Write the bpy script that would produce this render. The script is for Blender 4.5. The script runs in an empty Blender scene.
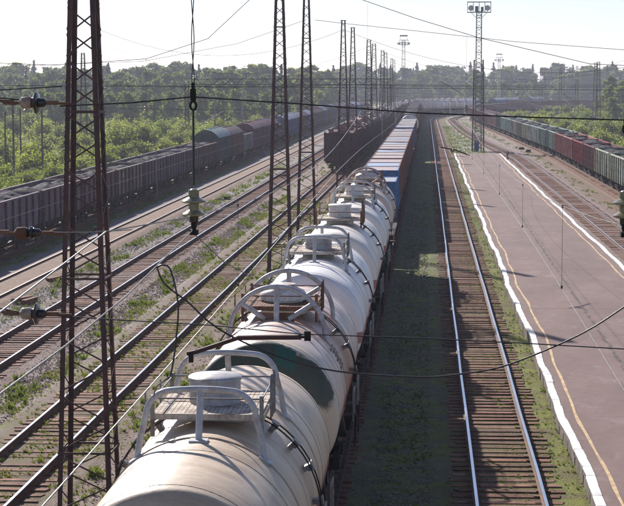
import bpy, math, random
import numpy as np
from mathutils import Vector, Matrix

random.seed(7)
rng = np.random.default_rng(7)
PI = math.pi
R = math.radians
sc = bpy.context.scene
C = sc.collection

# ------------------------------------------------------------------ camera, sky, sun, exposure
CAM_H = 9.66
cam = bpy.data.cameras.new('camera')
cam.sensor_width = 36.0
cam.lens = 36.0 * 1780.0 / 624.0
cam.clip_start = 0.5
cam.clip_end = 9000
camo = bpy.data.objects.new('camera', cam)
C.objects.link(camo)
camo.location = (0, 0, CAM_H)
camo.rotation_euler = (R(90 - 5.4236), 0, R(3.6705))
sc.camera = camo

SUN_EL, SUN_AZ = R(28.5), R(-27)          # azimuth from the track direction (+Y), negative = to the left
w = bpy.data.worlds.new('World')
sc.world = w
w.use_nodes = True
wn = w.node_tree
bg = wn.nodes['Background']
sky = wn.nodes.new('ShaderNodeTexSky')
sky.sky_type = 'NISHITA'
sky.sun_disc = False
sky.sun_elevation = SUN_EL
sky.sun_rotation = SUN_AZ
sky.altitude = 100
sky.air_density = 1.0
sky.dust_density = 0.2
sky.ozone_density = 2.5
hsv = wn.nodes.new('ShaderNodeHueSaturation'); hsv.inputs['Saturation'].default_value = .75
tint = wn.nodes.new('ShaderNodeMix'); tint.data_type = 'RGBA'; tint.blend_type = 'MULTIPLY'; tint.inputs[0].default_value = 1
tint.inputs[7].default_value = (.925, .955, 1.16, 1)
wn.links.new(sky.outputs[0], hsv.inputs['Color']); wn.links.new(hsv.outputs[0], tint.inputs[6]); wn.links.new(tint.outputs[2], bg.inputs[0])
bg.inputs[1].default_value = 0.060
sun = bpy.data.lights.new('sun', 'SUN')
sun.energy = 4.9
sun.angle = R(0.53)
sun.color = (1.0, 0.935, 0.87)
suno = bpy.data.objects.new('sun', sun)
C.objects.link(suno)
sd = Vector((math.sin(SUN_AZ) * math.cos(SUN_EL), math.cos(SUN_AZ) * math.cos(SUN_EL), math.sin(SUN_EL)))
suno.rotation_euler = sd.to_track_quat('Z', 'Y').to_euler()
suno.location = (-40, 60, 60)
sc.view_settings.view_transform = 'Standard'
sc.view_settings.look = 'None'
sc.view_settings.exposure = 0.82
sc.view_settings.gamma = 1.0
HAZE = 0.00017

# ------------------------------------------------------------------ mesh helpers
def rot_to(d):
    return Vector(d).to_track_quat('Z', 'Y').to_matrix()

class MB:
    """collects shapes for one mesh"""
    def __init__(s):
        s.v, s.f, s.m, s.sm = [], [], [], []
    def add(s, vs, fs, m=0, smooth=False):
        o = len(s.v)
        s.v.extend(tuple(p) for p in vs)
        for f in fs:
            s.f.append([i + o for i in f]); s.m.append(m); s.sm.append(smooth)
        return s
    def box(s, c, d, rot=None, m=0, taper=1.0):
        x, y, z = d[0] / 2, d[1] / 2, d[2] / 2
        vs = [Vector((sx * x * (taper if sz > 0 else 1), sy * y * (taper if sz > 0 else 1), sz * z)) for sz in (-1, 1) for sy in (-1, 1) for sx in (-1, 1)]
        if rot is not None: vs = [rot @ p for p in vs]
        c = Vector(c)
        return s.add([p + c for p in vs], [(0, 2, 3, 1), (4, 5, 7, 6), (0, 1, 5, 4), (2, 6, 7, 3), (0, 4, 6, 2), (1, 3, 7, 5)], m)
    def bar(s, p0, p1, a, b=None, m=0, up=(0, 0, 1)):
        p0, p1 = Vector(p0), Vector(p1)
        d = p1 - p0
        q = d.normalized()
        u = Vector(up)
        if abs(q.dot(u)) > .97: u = Vector((0, 1, 0))
        r = q.cross(u).normalized(); t = r.cross(q)
        b = b or a
        vs = [p + r * (sx * a / 2) + t * (sy * b / 2) for p in (p0, p1) for sx, sy in ((-1, -1), (1, -1), (1, 1), (-1, 1))]
        return s.add(vs, [(0, 3, 2, 1), (4, 5, 6, 7), (0, 1, 5, 4), (1, 2, 6, 5), (2, 3, 7, 6), (3, 0, 4, 7)], m)
    def tube(s, pts, r, n=8, m=0, caps=True, closed=False):
        pts = [Vector(p) for p in pts]
        rs = r if isinstance(r, (list, tuple)) else [r] * len(pts)
        N = len(pts)
        vs, fs = [], []
        prev = None
        for i, p in enumerate(pts):
            if closed: t = pts[(i + 1) % N] - pts[i - 1]
            else: t = pts[min(i + 1, N - 1)] - pts[max(i - 1, 0)]
            t.normalize()
            if prev is None:
                u = Vector((0, 0, 1)) if abs(t.z) < .9 else Vector((1, 0, 0))
                a = t.cross(u).normalized()
            else:
                a = (prev - t * prev.dot(t)).normalized()
            prev = a
            b = t.cross(a)
            for k in range(n):
                an = 2 * PI * k / n
                vs.append(p + (a * math.cos(an) + b * math.sin(an)) * rs[i])
        for i in range(N if closed else N - 1):
            j = (i + 1) % N
            for k in range(n):
                k2 = (k + 1) % n
                fs.append((i * n + k, i * n + k2, j * n + k2, j * n + k))
        s.add(vs, fs, m, True)
        if caps and not closed:
            o = len(s.v) - len(vs)
            s.f.append([o + k for k in range(n)][::-1]); s.m.append(m); s.sm.append(False)
            s.f.append([o + (N - 1) * n + k for k in range(n)]); s.m.append(m); s.sm.append(False)
        return s
    def cyl(s, p0, p1, r0, r1=None, n=12, m=0):
        return s.tube([p0, p1], [r0, r0 if r1 is None else r1], n, m)
    def lathe(s, prof, n=24, mat=None, m=0, org=(0, 0, 0)):
        """profile of (radius, height) about Z, then turned by mat"""
        vs, fs = [], []
        o = Vector(org)
        for r, z in prof:
            for k in range(n):
                a = 2 * PI * k / n
                p = Vector((r * math.cos(a), r * math.sin(a), z))
                if mat is not None: p = mat @ p
                vs.append(p + o)
        for i in range(len(prof) - 1):
            for k in range(n):
                k2 = (k + 1) % n
                fs.append((i * n + k, i * n + k2, (i + 1) * n + k2, (i + 1) * n + k))
        fs.append(tuple(range(n))[::-1])
        fs.append(tuple((len(prof) - 1) * n + k for k in range(n)))
        return s.add(vs, fs, m, True)
    def mesh(s, name, mats):
        me = bpy.data.meshes.new(name)
        me.from_pydata(s.v, [], s.f)
        if not isinstance(mats, (list, tuple)): mats = [mats]
        for a in mats: me.materials.append(a)
        me.polygons.foreach_set('material_index', s.m)
        me.polygons.foreach_set('use_smooth', s.sm)
        if any(s.sm): me.set_sharp_from_angle(angle=R(42))
        me.update()
        return me

def link(name, me, parent=None, loc=None, rotz=None, color=None, kind=None, label=None):
    o = bpy.data.objects.new(name, me)
    C.objects.link(o)
    if parent is not None: o.parent = parent
    if loc is not None: o.location = loc
    if rotz is not None: o.rotation_euler = (0, 0, rotz)
    if color is not None: o.color = (*color, 1)
    if kind: o['kind'] = kind
    if label: o['label'] = label
    return o

def thing(name, label, cat, loc=(0, 0, 0), rotz=0, group=None):
    o = link(name, None, None, loc, rotz)
    o.empty_display_size = .3
    o['label'] = label; o['category'] = cat
    if group: o['group'] = group
    return o

def solo(name, me, label, cat, loc=None, rotz=None, group=None, color=None):
    o = link(name, me, None, loc, rotz, color)
    o['label'] = label; o['category'] = cat
    if group: o['group'] = group
    return o

def put(spec, root, color=None):
    """spec: list of (name, mesh, loc, rotz, subparts, colour); linked as parts of root"""
    for e in spec:
        name, me, loc, rz, subs, col = (list(e) + [None] * 6)[:6]
        c = col if col is not None else color
        p = link(name, me, root, loc, rz, c)
        for sname, sme, sloc, srz in (subs or ()):
            link(sname, sme, p, sloc, srz, c)

# ------------------------------------------------------------------ material helpers
class G:
    def __init__(s, name):
        s.mat = bpy.data.materials.new(name)
        s.mat.use_nodes = True
        s.nt = s.mat.node_tree
        s.nt.nodes.clear()
        s.out = s.nt.nodes.new('ShaderNodeOutputMaterial')
    def n(s, t, ins=None, **pr):
        nd = s.nt.nodes.new(t)
        for k, v in pr.items(): setattr(nd, k, v)
        for k, v in (ins or {}).items(): s.set(nd.inputs[k], v)
        return nd
    def set(s, sock, v):
        if isinstance(v, bpy.types.NodeSocket): s.nt.links.new(v, sock)
        elif isinstance(v, (tuple, list)) and sock.type == 'RGBA' and len(v) == 3: sock.default_value = (*v, 1)
        else: sock.default_value = v
    def m(s, op, a, b=0.0, c=None):
        d = {0: a, 1: b}
        if c is not None: d[2] = c
        return s.n('ShaderNodeMath', d, operation=op).outputs[0]
    def mix(s, f, a, b, mode='MIX'):
        nd = s.n('ShaderNodeMix', None, data_type='RGBA', blend_type=mode)
        s.set(nd.inputs[0], f); s.set(nd.inputs[6], a); s.set(nd.inputs[7], b)
        return nd.outputs[2]
    def noise(s, vec, scale, detail=4, rough=.55, dist=0.0):
        return s.n('ShaderNodeTexNoise', {'Vector': vec, 'Scale': scale, 'Detail': detail, 'Roughness': rough, 'Distortion': dist}).outputs['Fac']
    def rng(s, v, a, b, c=0.0, d=1.0):
        return s.n('ShaderNodeMapRange', {0: v, 1: a, 2: b, 3: c, 4: d}).outputs[0]
    def obj(s): return s.n('ShaderNodeTexCoord').outputs['Object']
    def pos(s): return s.n('ShaderNodeNewGeometry').outputs['Position']
    def sep(s, v):
        return s.n('ShaderNodeSeparateXYZ', {0: v}).outputs
    def scl(s, v, k): return s.n('ShaderNodeVectorMath', {0: v, 1: k}, operation='MULTIPLY').outputs[0]
    def shift(s, v):
        """per-object offset so that repeats do not share one pattern"""
        r = s.n('ShaderNodeObjectInfo').outputs['Random']
        k = s.m('MULTIPLY', r, 37.0)
        return s.n('ShaderNodeVectorMath', {0: v, 1: k}, operation='ADD').outputs[0]
    def bsdf(s, col, rough=.8, metal=0.0, h=None, bump=.3, dist=.02, **kw):
        if not isinstance(rough, bpy.types.NodeSocket) and rough >= .74: kw.setdefault('Specular IOR Level', .12)
        b = s.n('ShaderNodeBsdfPrincipled', {'Base Color': col, 'Roughness': rough, 'Metallic': metal, **kw})
        if h is not None:
            bn = s.n('ShaderNodeBump', {'Strength': bump, 'Distance': dist, 'Height': h})
            s.nt.links.new(bn.outputs[0], b.inputs['Normal'])
        s.nt.links.new(b.outputs[0], s.out.inputs[0])
        return s.mat

def weathered(name, col, col2, amt=.5, scale=2.0, rough=.75, metal=0.0, stretch=(1, 1, 1), bump=.15, var=.35, world=False, each=0):
    """col None = the object's own colour; col2 = dirt or rust that shows in patches"""
    g = G(name)
    v = g.pos() if world else g.shift(g.obj())
    v2 = g.scl(v, stretch)
    if col is None: base = g.n('ShaderNodeObjectInfo').outputs['Color']
    else: base = g.mix(0.0, col, col)
    n1 = g.noise(v2, scale, 5, .6)
    n2 = g.noise(v, scale * 6.3, 4, .6)
    f = g.rng(g.m('ADD', g.m('MULTIPLY', n1, .7), g.m('MULTIPLY', n2, .3)), .62 - amt * .4, .72 - amt * .3 + .06)
    c = g.mix(f, base, col2)
    val = g.rng(g.noise(v, scale * 2.1, 5, .65), .25, .75, 1 - var, 1 + var)
    if each: val = g.m('MULTIPLY', val, g.rng(g.n('ShaderNodeObjectInfo').outputs['Random'], 0, 1, 1 - each, 1 + each))
    c = g.mix(1.0, c, g.n('ShaderNodeCombineColor', {0: val, 1: val, 2: val}).outputs[0], 'MULTIPLY')
    return g.bsdf(c, rough, metal, n2, bump)

M = {}
M['sleeper'] = weathered('sleeper_wood', (.150, .064, .040), (.20, .125, .092), .45, 1.6, .85, stretch=(.35, 4, 1), bump=.6, var=.55, each=.4)
M['rail_side'] = weathered('rail_rust', (.10, .058, .042), (.17, .095, .06), .5, 1.5, .8)
g = G('rail_head'); M['rail_head'] = g.bsdf(g.mix(g.noise(g.pos(), 1.3), (.42, .42, .43), (.62, .62, .64)), .27, 1.0)
g = G('rail_head_rusty'); M['rail_head_rusty'] = g.bsdf(g.mix(g.noise(g.pos(), 1.3), (.26, .19, .15), (.36, .30, .27)), .45, .5)
M['mast'] = weathered('rusted_mast_steel', (.048, .022, .022), (.095, .038, .030), .45, 1.1, .7, bump=.2, var=.4)
M['mast_far'] = weathered('dark_mast_steel', (.05, .04, .04), (.09, .05, .04), .4, .8, .7)
M['wire'] = weathered('wire_dark', (.02, .02, .022), (.04, .035, .03), .4, 3, .5)
M['copper'] = weathered('wire_bronze', (.10, .085, .06), (.17, .145, .11), .5, 3, .4, .6)
M['glaze'] = weathered('insulator_glaze', (.20, .18, .11), (.30, .26, .17), .4, 6, .18)
M['glaze_dark'] = weathered('insulator_dark', (.025, .02, .02), (.06, .04, .035), .4, 6, .2)
M['porcelain'] = weathered('insulator_porcelain', (.42, .36, .30), (.25, .14, .09), .5, 6, .3)
M['galv'] = weathered('galvanised', (.20, .20, .20), (.12, .08, .06), .35, 5, .5, .4)
M['rusty'] = weathered('rusty_steel', (.14, .065, .042), (.20, .12, .085), .5, 2.5, .8, bump=.3)
M['under'] = weathered('underframe', (.022, .020, .021), (.055, .04, .032), .5, 2, .85)
M['wheel'] = weathered('wheel_steel', (.035, .03, .03), (.09, .065, .05), .4, 3, .6, .3)
M['coal'] = weathered('coal', (.024, .024, .030), (.070, .068, .077), .5, 3.5, .9, bump=.9, var=.6)
M['paint'] = weathered('wagon_paint', None, (.085, .055, .045), .42, .9, .75, stretch=(1, 1, .3), bump=.1)
M['paint_clean'] = weathered('wagon_paint_clean', None, (.16, .12, .10), .25, 1.2, .6, stretch=(1, 1, .35), bump=.08, var=.2)
M['white_edge'] = weathered('whitewash', (.80, .79, .78), (.42, .39, .36), .30, 2.2, .8, world=True, var=.12)
M['yellow_line'] = weathered('yellow_line', (.58, .41, .22), (.34, .25, .18), .42, 2.0, .8, world=True)
M['concrete'] = weathered('concrete_pole', (.30, .28, .27), (.20, .18, .17), .45, 1.5, .85)
M['wood_pole'] = weathered('wood_pole', (.10, .085, .075), (.17, .15, .13), .45, 2, .9, stretch=(3, 3, .3))
M['bark'] = weathered('bark', (.07, .052, .04), (.14, .12, .10), .4, 2, .95)
M['blue_paint'] = weathered('blue_paint', (.03, .07, .22), (.08, .06, .05), .3, 3, .6)
M['brick'] = weathered('pale_wall', (.48, .45, .42), (.30, .27, .25), .4, 1, .9)
M['pale_roof'] = weathered('pale_roof', (.60, .56, .55), (.40, .36, .34), .4, 1, .7)
M['stone'] = weathered('pale_stone', (.55, .53, .50), (.33, .30, .28), .4, 3, .9)
M['scrap'] = weathered('scrap_metal', None, (.26, .22, .20), .5, 1.6, .75, bump=.4, var=.6)
g = G('lamp_glass'); M['lamp_glass'] = g.bsdf((.55, .58, .62), .12)
M['white_paint'] = weathered('white_paint', (.62, .62, .64), (.28, .2, .15), .3, 2, .5)

def leaf_mat(name, c1, c2, trans=.45):
    g = G(name)
    r = g.n('ShaderNodeObjectInfo').outputs['Random']
    nz = g.noise(g.obj(), .9, 3, .6)
    nz2 = g.noise(g.obj(), 7.0, 2, .5)
    f = g.m('ADD', g.m('MULTIPLY', r, .55), g.m('MULTIPLY', g.rng(nz, .3, .7), .45))
    c = g.mix(f, c1, c2)
    v = g.rng(nz2, .3, .7, .7, 1.3)
    c = g.mix(1.0, c, g.n('ShaderNodeCombineColor', {0: v, 1: v, 2: v}).outputs[0], 'MULTIPLY')
    d = g.n('ShaderNodeBsdfPrincipled', {'Base Color': c, 'Roughness': .6, 'Specular IOR Level': .25})
    t = g.n('ShaderNodeBsdfTranslucent', {'Color': g.mix(1.0, c, (1.15, 1.25, .6), 'MULTIPLY')})
    mx = g.n('ShaderNodeMixShader', {0: trans, 1: d.outputs[0], 2: t.outputs[0]})
    g.nt.links.new(mx.outputs[0], g.out.inputs[0])
    return g.mat
M['leaf_birch'] = leaf_mat('leaves_birch', (.105, .140, .036), (.165, .185, .060), .6)
M['leaf_dark'] = leaf_mat('leaves_dark', (.060, .092, .030), (.105, .130, .046), .52)
M['needle'] = leaf_mat('needles', (.022, .042, .030), (.040, .062, .038), .25)
M['leaf_shrub'] = leaf_mat('leaves_shrub', (.14, .18, .042), (.25, .25, .085), .6)
M['leaf_willow'] = leaf_mat('leaves_willow', (.15, .175, .065), (.23, .23, .11), .55)
M['grass'] = leaf_mat('grass_blades', (.095, .135, .026), (.17, .185, .045), .45)
M['grass_dry'] = leaf_mat('grass_field', (.12, .15, .032), (.22, .21, .068), .45)

# ------------------------------------------------------------------ the lie of the tracks
T0, RC, TEND = 480.0, 520.0, 960.0
def path(t, X):
    if t <= T0: return X, t, 0.0
    a = (t - T0) / RC
    return RC * (1 - math.cos(a)) + X * math.cos(a), T0 + RC * math.sin(a) - X * math.sin(a), a
def lerp(tab):
    ts = [p[0] for p in tab]; xs = [p[1] for p in tab]
    # smooth (monotone) interpolation
    n = len(ts)
    d = [(xs[i + 1] - xs[i]) / (ts[i + 1] - ts[i]) for i in range(n - 1)]
    mm = [d[0]] + [0 if d[i - 1] * d[i] <= 0 else 2 * d[i - 1] * d[i] / (d[i - 1] + d[i]) for i in range(1, n - 1)] + [d[-1]]
    def f(t):
        if t <= ts[0]: return xs[0] + (t - ts[0]) * mm[0]
        if t >= ts[-1]: return xs[-1]
        for i in range(n - 1):
            if t <= ts[i + 1]: break
        h = ts[i + 1] - ts[i]; u = (t - ts[i]) / h
        return ((2 * u**3 - 3 * u**2 + 1) * xs[i] + (u**3 - 2 * u**2 + u) * h * mm[i] + (-2 * u**3 + 3 * u**2) * xs[i + 1] + (u**3 - u**2) * h * mm[i + 1])
    return f
OFF = {
    'left':  lambda t: -26.1,
    'far':   lambda t: -20.60 + .0038 * min(t, T0),
    'mid':   lambda t: -15.76 + .0038 * min(t, T0),
    'near':  lambda t: -10.63 + .0047 * min(t, T0),
    'tank':  lambda t: -3.25 + .0016 * min(t, 300),
    'main':  lambda t: 2.04 - .0004 * min(t, 400),
    'isle':  lerp([(0, 12.5), (231, 12.25), (270, 10.9), (300, 9.75), (330, 8.9), (391, 7.7), (521, 6.95), (1000, 6.9)]),
    'right': lerp([(0, 18.2), (150, 18.2), (235, 18.25), (262, 17.8), (282, 17.2), (330, 16.2), (390, 14.6), (450, 13.3), (550, 12.7), (1000, 12.7)]),
}
ZR = {'left': -.52}
def frame(key, t, dz=0.0):
    f = OFF[key]
    x, y, a = path(t, f(t))
    s = (f(t + 1) - f(t - 1)) / 2
    return (x, y, ZR.get(key, 0.0) + dz), -(a + math.atan(s))
def track_pts(key, t0, t1, dx, dz, step):
    n = max(1, int(round((t1 - t0) / step)))
    out = []
    for i in range(n + 1):
        t = t0 + (t1 - t0) * i / n
        x, y, a = path(t, OFF[key](t) + dx)
        out.append(Vector((x, y, ZR.get(key, 0.0) + dz)))
    return out

# ------------------------------------------------------------------ ground
def ground_material():
    g = G('yard_ground')
    p = g.pos(); x, y, z = g.sep(p)
    wob = g.m('ADD', g.m('MULTIPLY', g.m('SUBTRACT', g.noise(p, .22, 4, .6), .5), 2.2), g.m('MULTIPLY', g.m('SUBTRACT', g.noise(p, 1.3, 5, .7), .5), 1.3))
    xs = g.m('ADD', g.m('SUBTRACT', x, g.m('MULTIPLY', y, .0052)), wob)
    fine = g.n('ShaderNodeTexVoronoi', {'Vector': p, 'Scale': 17.0}, feature='F1')
    peb = g.noise(p, 38, 3, .7)
    big = g.noise(p, .35, 5, .6)
    med = g.noise(p, 2.3, 5, .65)
    gravel = g.mix(g.rng(med, .3, .7), (.150, .106, .094), (.270, .205, .186))
    gravel = g.mix(g.rng(fine.outputs['Color'], .1, .95), gravel, (.30, .25, .235))
    brown = g.mix(g.rng(med, .3, .7), (.13, .088, .062), (.24, .175, .135))
    grey = g.mix(g.rng(med, .3, .7), (.185, .165, .162), (.265, .242, .24))
    green = g.mix(g.rng(med, .3, .7), (.085, .110, .026), (.19, .20, .05))
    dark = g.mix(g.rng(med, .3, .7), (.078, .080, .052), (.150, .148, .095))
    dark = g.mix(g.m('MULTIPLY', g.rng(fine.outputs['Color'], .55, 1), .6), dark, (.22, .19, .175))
    def band(a, b, s=.6):
        return g.m('MULTIPLY', g.rng(xs, a - s, a + s), g.rng(xs, b - s, b + s, 1.0, 0.0))
    c = gravel
    c = g.mix(band(-19.2, -17.2), c, grey)                      # trodden grey path between the left tracks
    c = g.mix(band(-24.4, -22.0), c, grey)
    c = g.mix(g.m('MULTIPLY', band(-26, -23.6, .4), g.rng(big, .35, .55)), c, green)
    c = g.mix(g.m('MULTIPLY', band(-9.6, -5.2, 1.2), g.rng(big, .3, .65)), c, brown)
    c = g.mix(g.m('MULTIPLY', band(-18.5, -16.8, .8), g.rng(big, .52, .66)), c, green)
    c = g.mix(g.m('MULTIPLY', band(-13.6, -9.0, .9), g.rng(big, .54, .68)), c, green)
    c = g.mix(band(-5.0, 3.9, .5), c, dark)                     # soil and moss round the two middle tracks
    c = g.mix(g.m('MULTIPLY', band(-1.9, 3.9, .8), g.rng(g.noise(p, .9, 6, .7), .42, .58)), c, green)
    moss = g.rng(g.noise(p, 1.1, 5, .7), .40, .60)
    c = g.mix(band(.4, 3.2, .5), c, g.mix(g.m('MULTIPLY', moss, .6), (.115, .080, .055), (.140, .150, .034)))
    c = g.mix(band(2.9, 4.2, .3), c, g.mix(moss, (.13, .11, .055), (.175, .195, .042)))
    c = g.mix(band(-12.2, -8.9, .45), c, g.mix(g.m('MULTIPLY', moss, .6), (.185, .135, .105), (.125, .130, .042)))
    c = g.mix(band(-17.3, -14.0, .4), c, g.mix(g.rng(med, .3, .7), (.135, .092, .076), (.235, .175, .152)))
    c = g.mix(band(13.6, 19.5, .4), c, brown)
    c = g.mix(g.m('MULTIPLY', band(13.9, 17.5, .6), g.rng(big, .58, .70)), c, green)
    far_isle = g.m('MULTIPLY', band(3.4, 9.5, .4), g.rng(y, 246, 252))
    c = g.mix(far_isle, c, g.mix(g.rng(big, .44, .56), green, grey))
    field = g.m('MAXIMUM', g.rng(xs, -28.6, -29.8), g.rng(xs, 20.3, 22.0))
    c = g.mix(field, c, g.mix(g.rng(big, .35, .65), (.085, .125, .028), (.19, .19, .06)))
    v = g.rng(peb, .28, .72, .45, 1.55)
    c = g.mix(1.0, c, g.n('ShaderNodeCombineColor', {0: v, 1: v, 2: v}).outputs[0], 'MULTIPLY')
    h = g.m('ADD', g.m('MULTIPLY', fine.outputs['Distance'], .8), g.m('MULTIPLY', peb, .6))
    return g.bsdf(c, .92, 0, h, .7, .05)
M['ground'] = ground_material()
def make_ground():
    xs = [(-4000, -1.6), (-600, -1.4), (-90, -1.2), (-45, -1.1), (-34, -1.0), (-28.6, -.84), (-24.8, -.77), (-23.6, -.62), (-22.6, -.40), (-21.6, -.27), (-10, -.25), (0, -.25),
          (10, -.25), (19.8, -.27), (22.5, -.7), (30, -1.0), (120, -1.2), (700, -1.3), (4000, -1.5)]
    ys = [-200, -20, 20, 60, 120, 200, 300, 420, 560, 800, 1200, 2200, 5000, 8000]
    vs = [(x, y, z) for y in ys for x, z in xs]
    n = len(xs)
    fs = [(j * n + i, j * n + i + 1, (j + 1) * n + i + 1, (j + 1) * n + i) for j in range(len(ys) - 1) for i in range(n - 1)]
    me = bpy.data.meshes.new('ground'); me.from_pydata(vs, [], fs); me.materials.append(M['ground']); me.update()
    link('ground', me, kind='structure')
make_ground()

def bed_material(name, a, b, gr, gamt):
    g = G(name)
    p = g.pos()
    fine = g.n('ShaderNodeTexVoronoi', {'Vector': p, 'Scale': 15.0}, feature='F1')
    med = g.noise(p, 1.7, 5, .65); peb = g.noise(p, 34, 3, .7)
    c = g.mix(g.rng(med, .3, .7), a, b)
    c = g.mix(g.m('MULTIPLY', g.rng(fine.outputs['Color'], .4, 1), .5), c, tuple(min(1, q * 1.7) for q in b))
    c = g.mix(g.m('MULTIPLY', g.rng(g.noise(p, .7, 5, .7), .62 - gamt * .4, .74 - gamt * .4), min(1.0, .35 + gamt)), c, gr)
    v = g.rng(peb, .25, .75, .6, 1.4)
    c = g.mix(1.0, c, g.n('ShaderNodeCombineColor', {0: v, 1: v, 2: v}).outputs[0], 'MULTIPLY')
    return g.bsdf(c, .93, 0, g.m('ADD', fine.outputs['Distance'], peb), .7, .05)
BED = {
    'left': bed_material('bed_left', (.10, .085, .075), (.17, .15, .135), (.06, .09, .025), .2),
    'far': bed_material('bed_far', (.19, .135, .10), (.29, .215, .17), (.09, .10, .03), .1),
    'mid': bed_material('bed_mid', (.15, .105, .085), (.27, .205, .175), (.09, .10, .03), .06),
    'near': bed_material('bed_near', (.15, .115, .085), (.25, .195, .155), (.10, .115, .035), .34),
    'tank': bed_material('bed_tank', (.05, .045, .035), (.10, .085, .065), (.06, .075, .025), .3),
    'main': bed_material('bed_main', (.105, .075, .05), (.17, .125, .085), (.115, .125, .032), .5),
    'isle': bed_material('bed_isle', (.17, .13, .115), (.26, .205, .185), (.08, .09, .03), .05),
    'right': bed_material('bed_right', (.15, .10, .075), (.23, .16, .125), (.08, .09, .03), .1),
}
BEDTOP = {'left': -.235, 'far': -.10, 'mid': -.215, 'near': -.205, 'tank': -.225, 'main': -.215, 'isle': -.2, 'right': -.2}
def make_bed(key, t0, t1):
    prof = [(-3.3, -1.5), (-2.3, -.32), (-1.75, BEDTOP[key]), (1.75, BEDTOP[key]), (2.3, -.32), (3.3, -1.5)]
    if key == 'far': prof = [(-3.3, -1.5), (-1.6, -.3), (-1.25, -.16), (-.86, -.10), (.86, -.10), (1.25, -.16), (1.6, -.3), (3.3, -1.5)]
    rows = [track_pts(key, t0, t1, dx, dz, 12) for dx, dz in prof]
    n = len(rows[0])
    vs = [rows[j][i] for i in range(n) for j in range(len(prof))]
    k = len(prof)
    fs = [(i * k + j, i * k + j + 1, (i + 1) * k + j + 1, (i + 1) * k + j) for i in range(n - 1) for j in range(k - 1)]
    me = bpy.data.meshes.new('ballast_bed'); me.from_pydata([tuple(v) for v in vs], [], fs); me.materials.append(M['ground'] if key in ('main', 'tank', 'near', 'mid') else BED[key]); me.update()
    link('ballast_bed', me, kind='structure')

# ------------------------------------------------------------------ railway tracks
RAILP = [(-.075, -.165), (.075, -.165), (.075, -.15), (.012, -.13), (.012, -.04), (.036, -.03), (.036, -.002), (.028, 0), (-.028, 0), (-.036, -.002), (-.036, -.03), (-.012, -.04), (-.012, -.13), (-.075, -.15)]
def rail_mesh(key, t0, t1, side, head):
    n = max(2, int((t1 - t0) / 8))
    k = len(RAILP)
    vs, fs, ms = [], [], []
    for i in range(n + 1):
        t = t0 + (t1 - t0) * i / n
        wob = .012 * math.sin(t * .31 + side) + .01 * math.sin(t * .83 + 2 * side)
        for dx, dz in RAILP:
            x, y, a = path(t, OFF[key](t) + side * .7975 + dx + wob)
            vs.append((x, y, ZR.get(key, 0) + dz))
    for i in range(n):
        for j in range(k):
            j2 = (j + 1) % k
            fs.append((i * k + j, i * k + j2, (i + 1) * k + j2, (i + 1) * k + j))
            ms.append(1 if j in (6, 7, 8) else 0)
    fs.append(tuple(range(k))); ms.append(0)
    me = bpy.data.meshes.new('rail'); me.from_pydata(vs, [], fs)
    me.materials.append(M['rail_side']); me.materials.append(head)
    me.polygons.foreach_set('material_index', ms); me.update()
    return me
SLEEPERS = []
for i in range(5):
    b = MB(); q = random.Random(i)
    b.box((0, 0, 0), (2.75, .25, .17), taper=.95)
    b.box((-.7975, 0, .0875), (.34, .16, .02), m=1); b.box((.7975, 0, .0875), (.34, .16, .02), m=1)
    for v in range(8):
        b.v[v] = (b.v[v][0] + q.uniform(-.07, .07), b.v[v][1] + q.uniform(-.022, .022), b.v[v][2] + q.uniform(-.012, .006))
    SLEEPERS.append(b.mesh('sleeper', [M['sleeper'], M['rail_side']]))
def make_track(key, label, t0, t1, ind, shiny=True, sleepers=True, dz=-.265):
    root = thing('railway_track', label, 'railway track')
    for s in (-1, 1):
        link('rail', rail_mesh(key, t0, t1, s, M['rail_head'] if shiny else M['rail_head_rusty']), root)
    if not sleepers: return root
    q = random.Random(key)
    t = t0; rest = MB()
    while t < min(t1, 640):
        t += .565 + q.uniform(-.05, .05)
        if ind[0] < t < ind[1]:
            if q.random() < (.02 if key == 'main' else .07): continue
            (x, y, z), rz = frame(key, t, dz + q.uniform(-.02, .012))
            link('sleeper', q.choice(SLEEPERS), root, (x + q.uniform(-.07, .07), y, z), rz + q.uniform(-.03, .03) + (PI if q.random() < .5 else 0))
        else:
            (x, y, z), rz = frame(key, t, dz + q.uniform(-.02, .012))
            rest.box((x + q.uniform(-.06, .06), y, z), (2.7, .25, .17), Matrix.Rotation(rz, 3, 'Z'))
    o = link('sleeper', rest.mesh('sleepers_beyond', M['sleeper']), root, kind='stuff')
    o.name = 'sleepers'
    return root
for k_ in OFF: make_bed(k_, -30, TEND)
make_track('main', 'track with shiny rails and reddish sleepers between the shadowed strip and the platform', -20, TEND, (38, 178))
make_track('tank', 'track carrying the tank wagons and containers', -20, TEND, (0, 0))
make_track('near', 'weedy track left of the tank wagons, running under the rusty scrap wagons', -20, TEND, (38, 150))
make_track('mid', 'clean track with dark sleepers second to the left of the tank wagons', 20, TEND, (55, 150))
make_track('far', 'rusty track sunk in brown dirt beside the long coal train', 40, TEND, (0, 0), shiny=False, sleepers=False)
make_track('left', 'track under the long dark coal train on the left', 40, TEND, (0, 0))
make_track('isle', 'curved track along the right edge of the platform', 60, TEND, (0, 0))
make_track('right', 'track under the green and red coal train on the right', 60, TEND, (0, 0))

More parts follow.
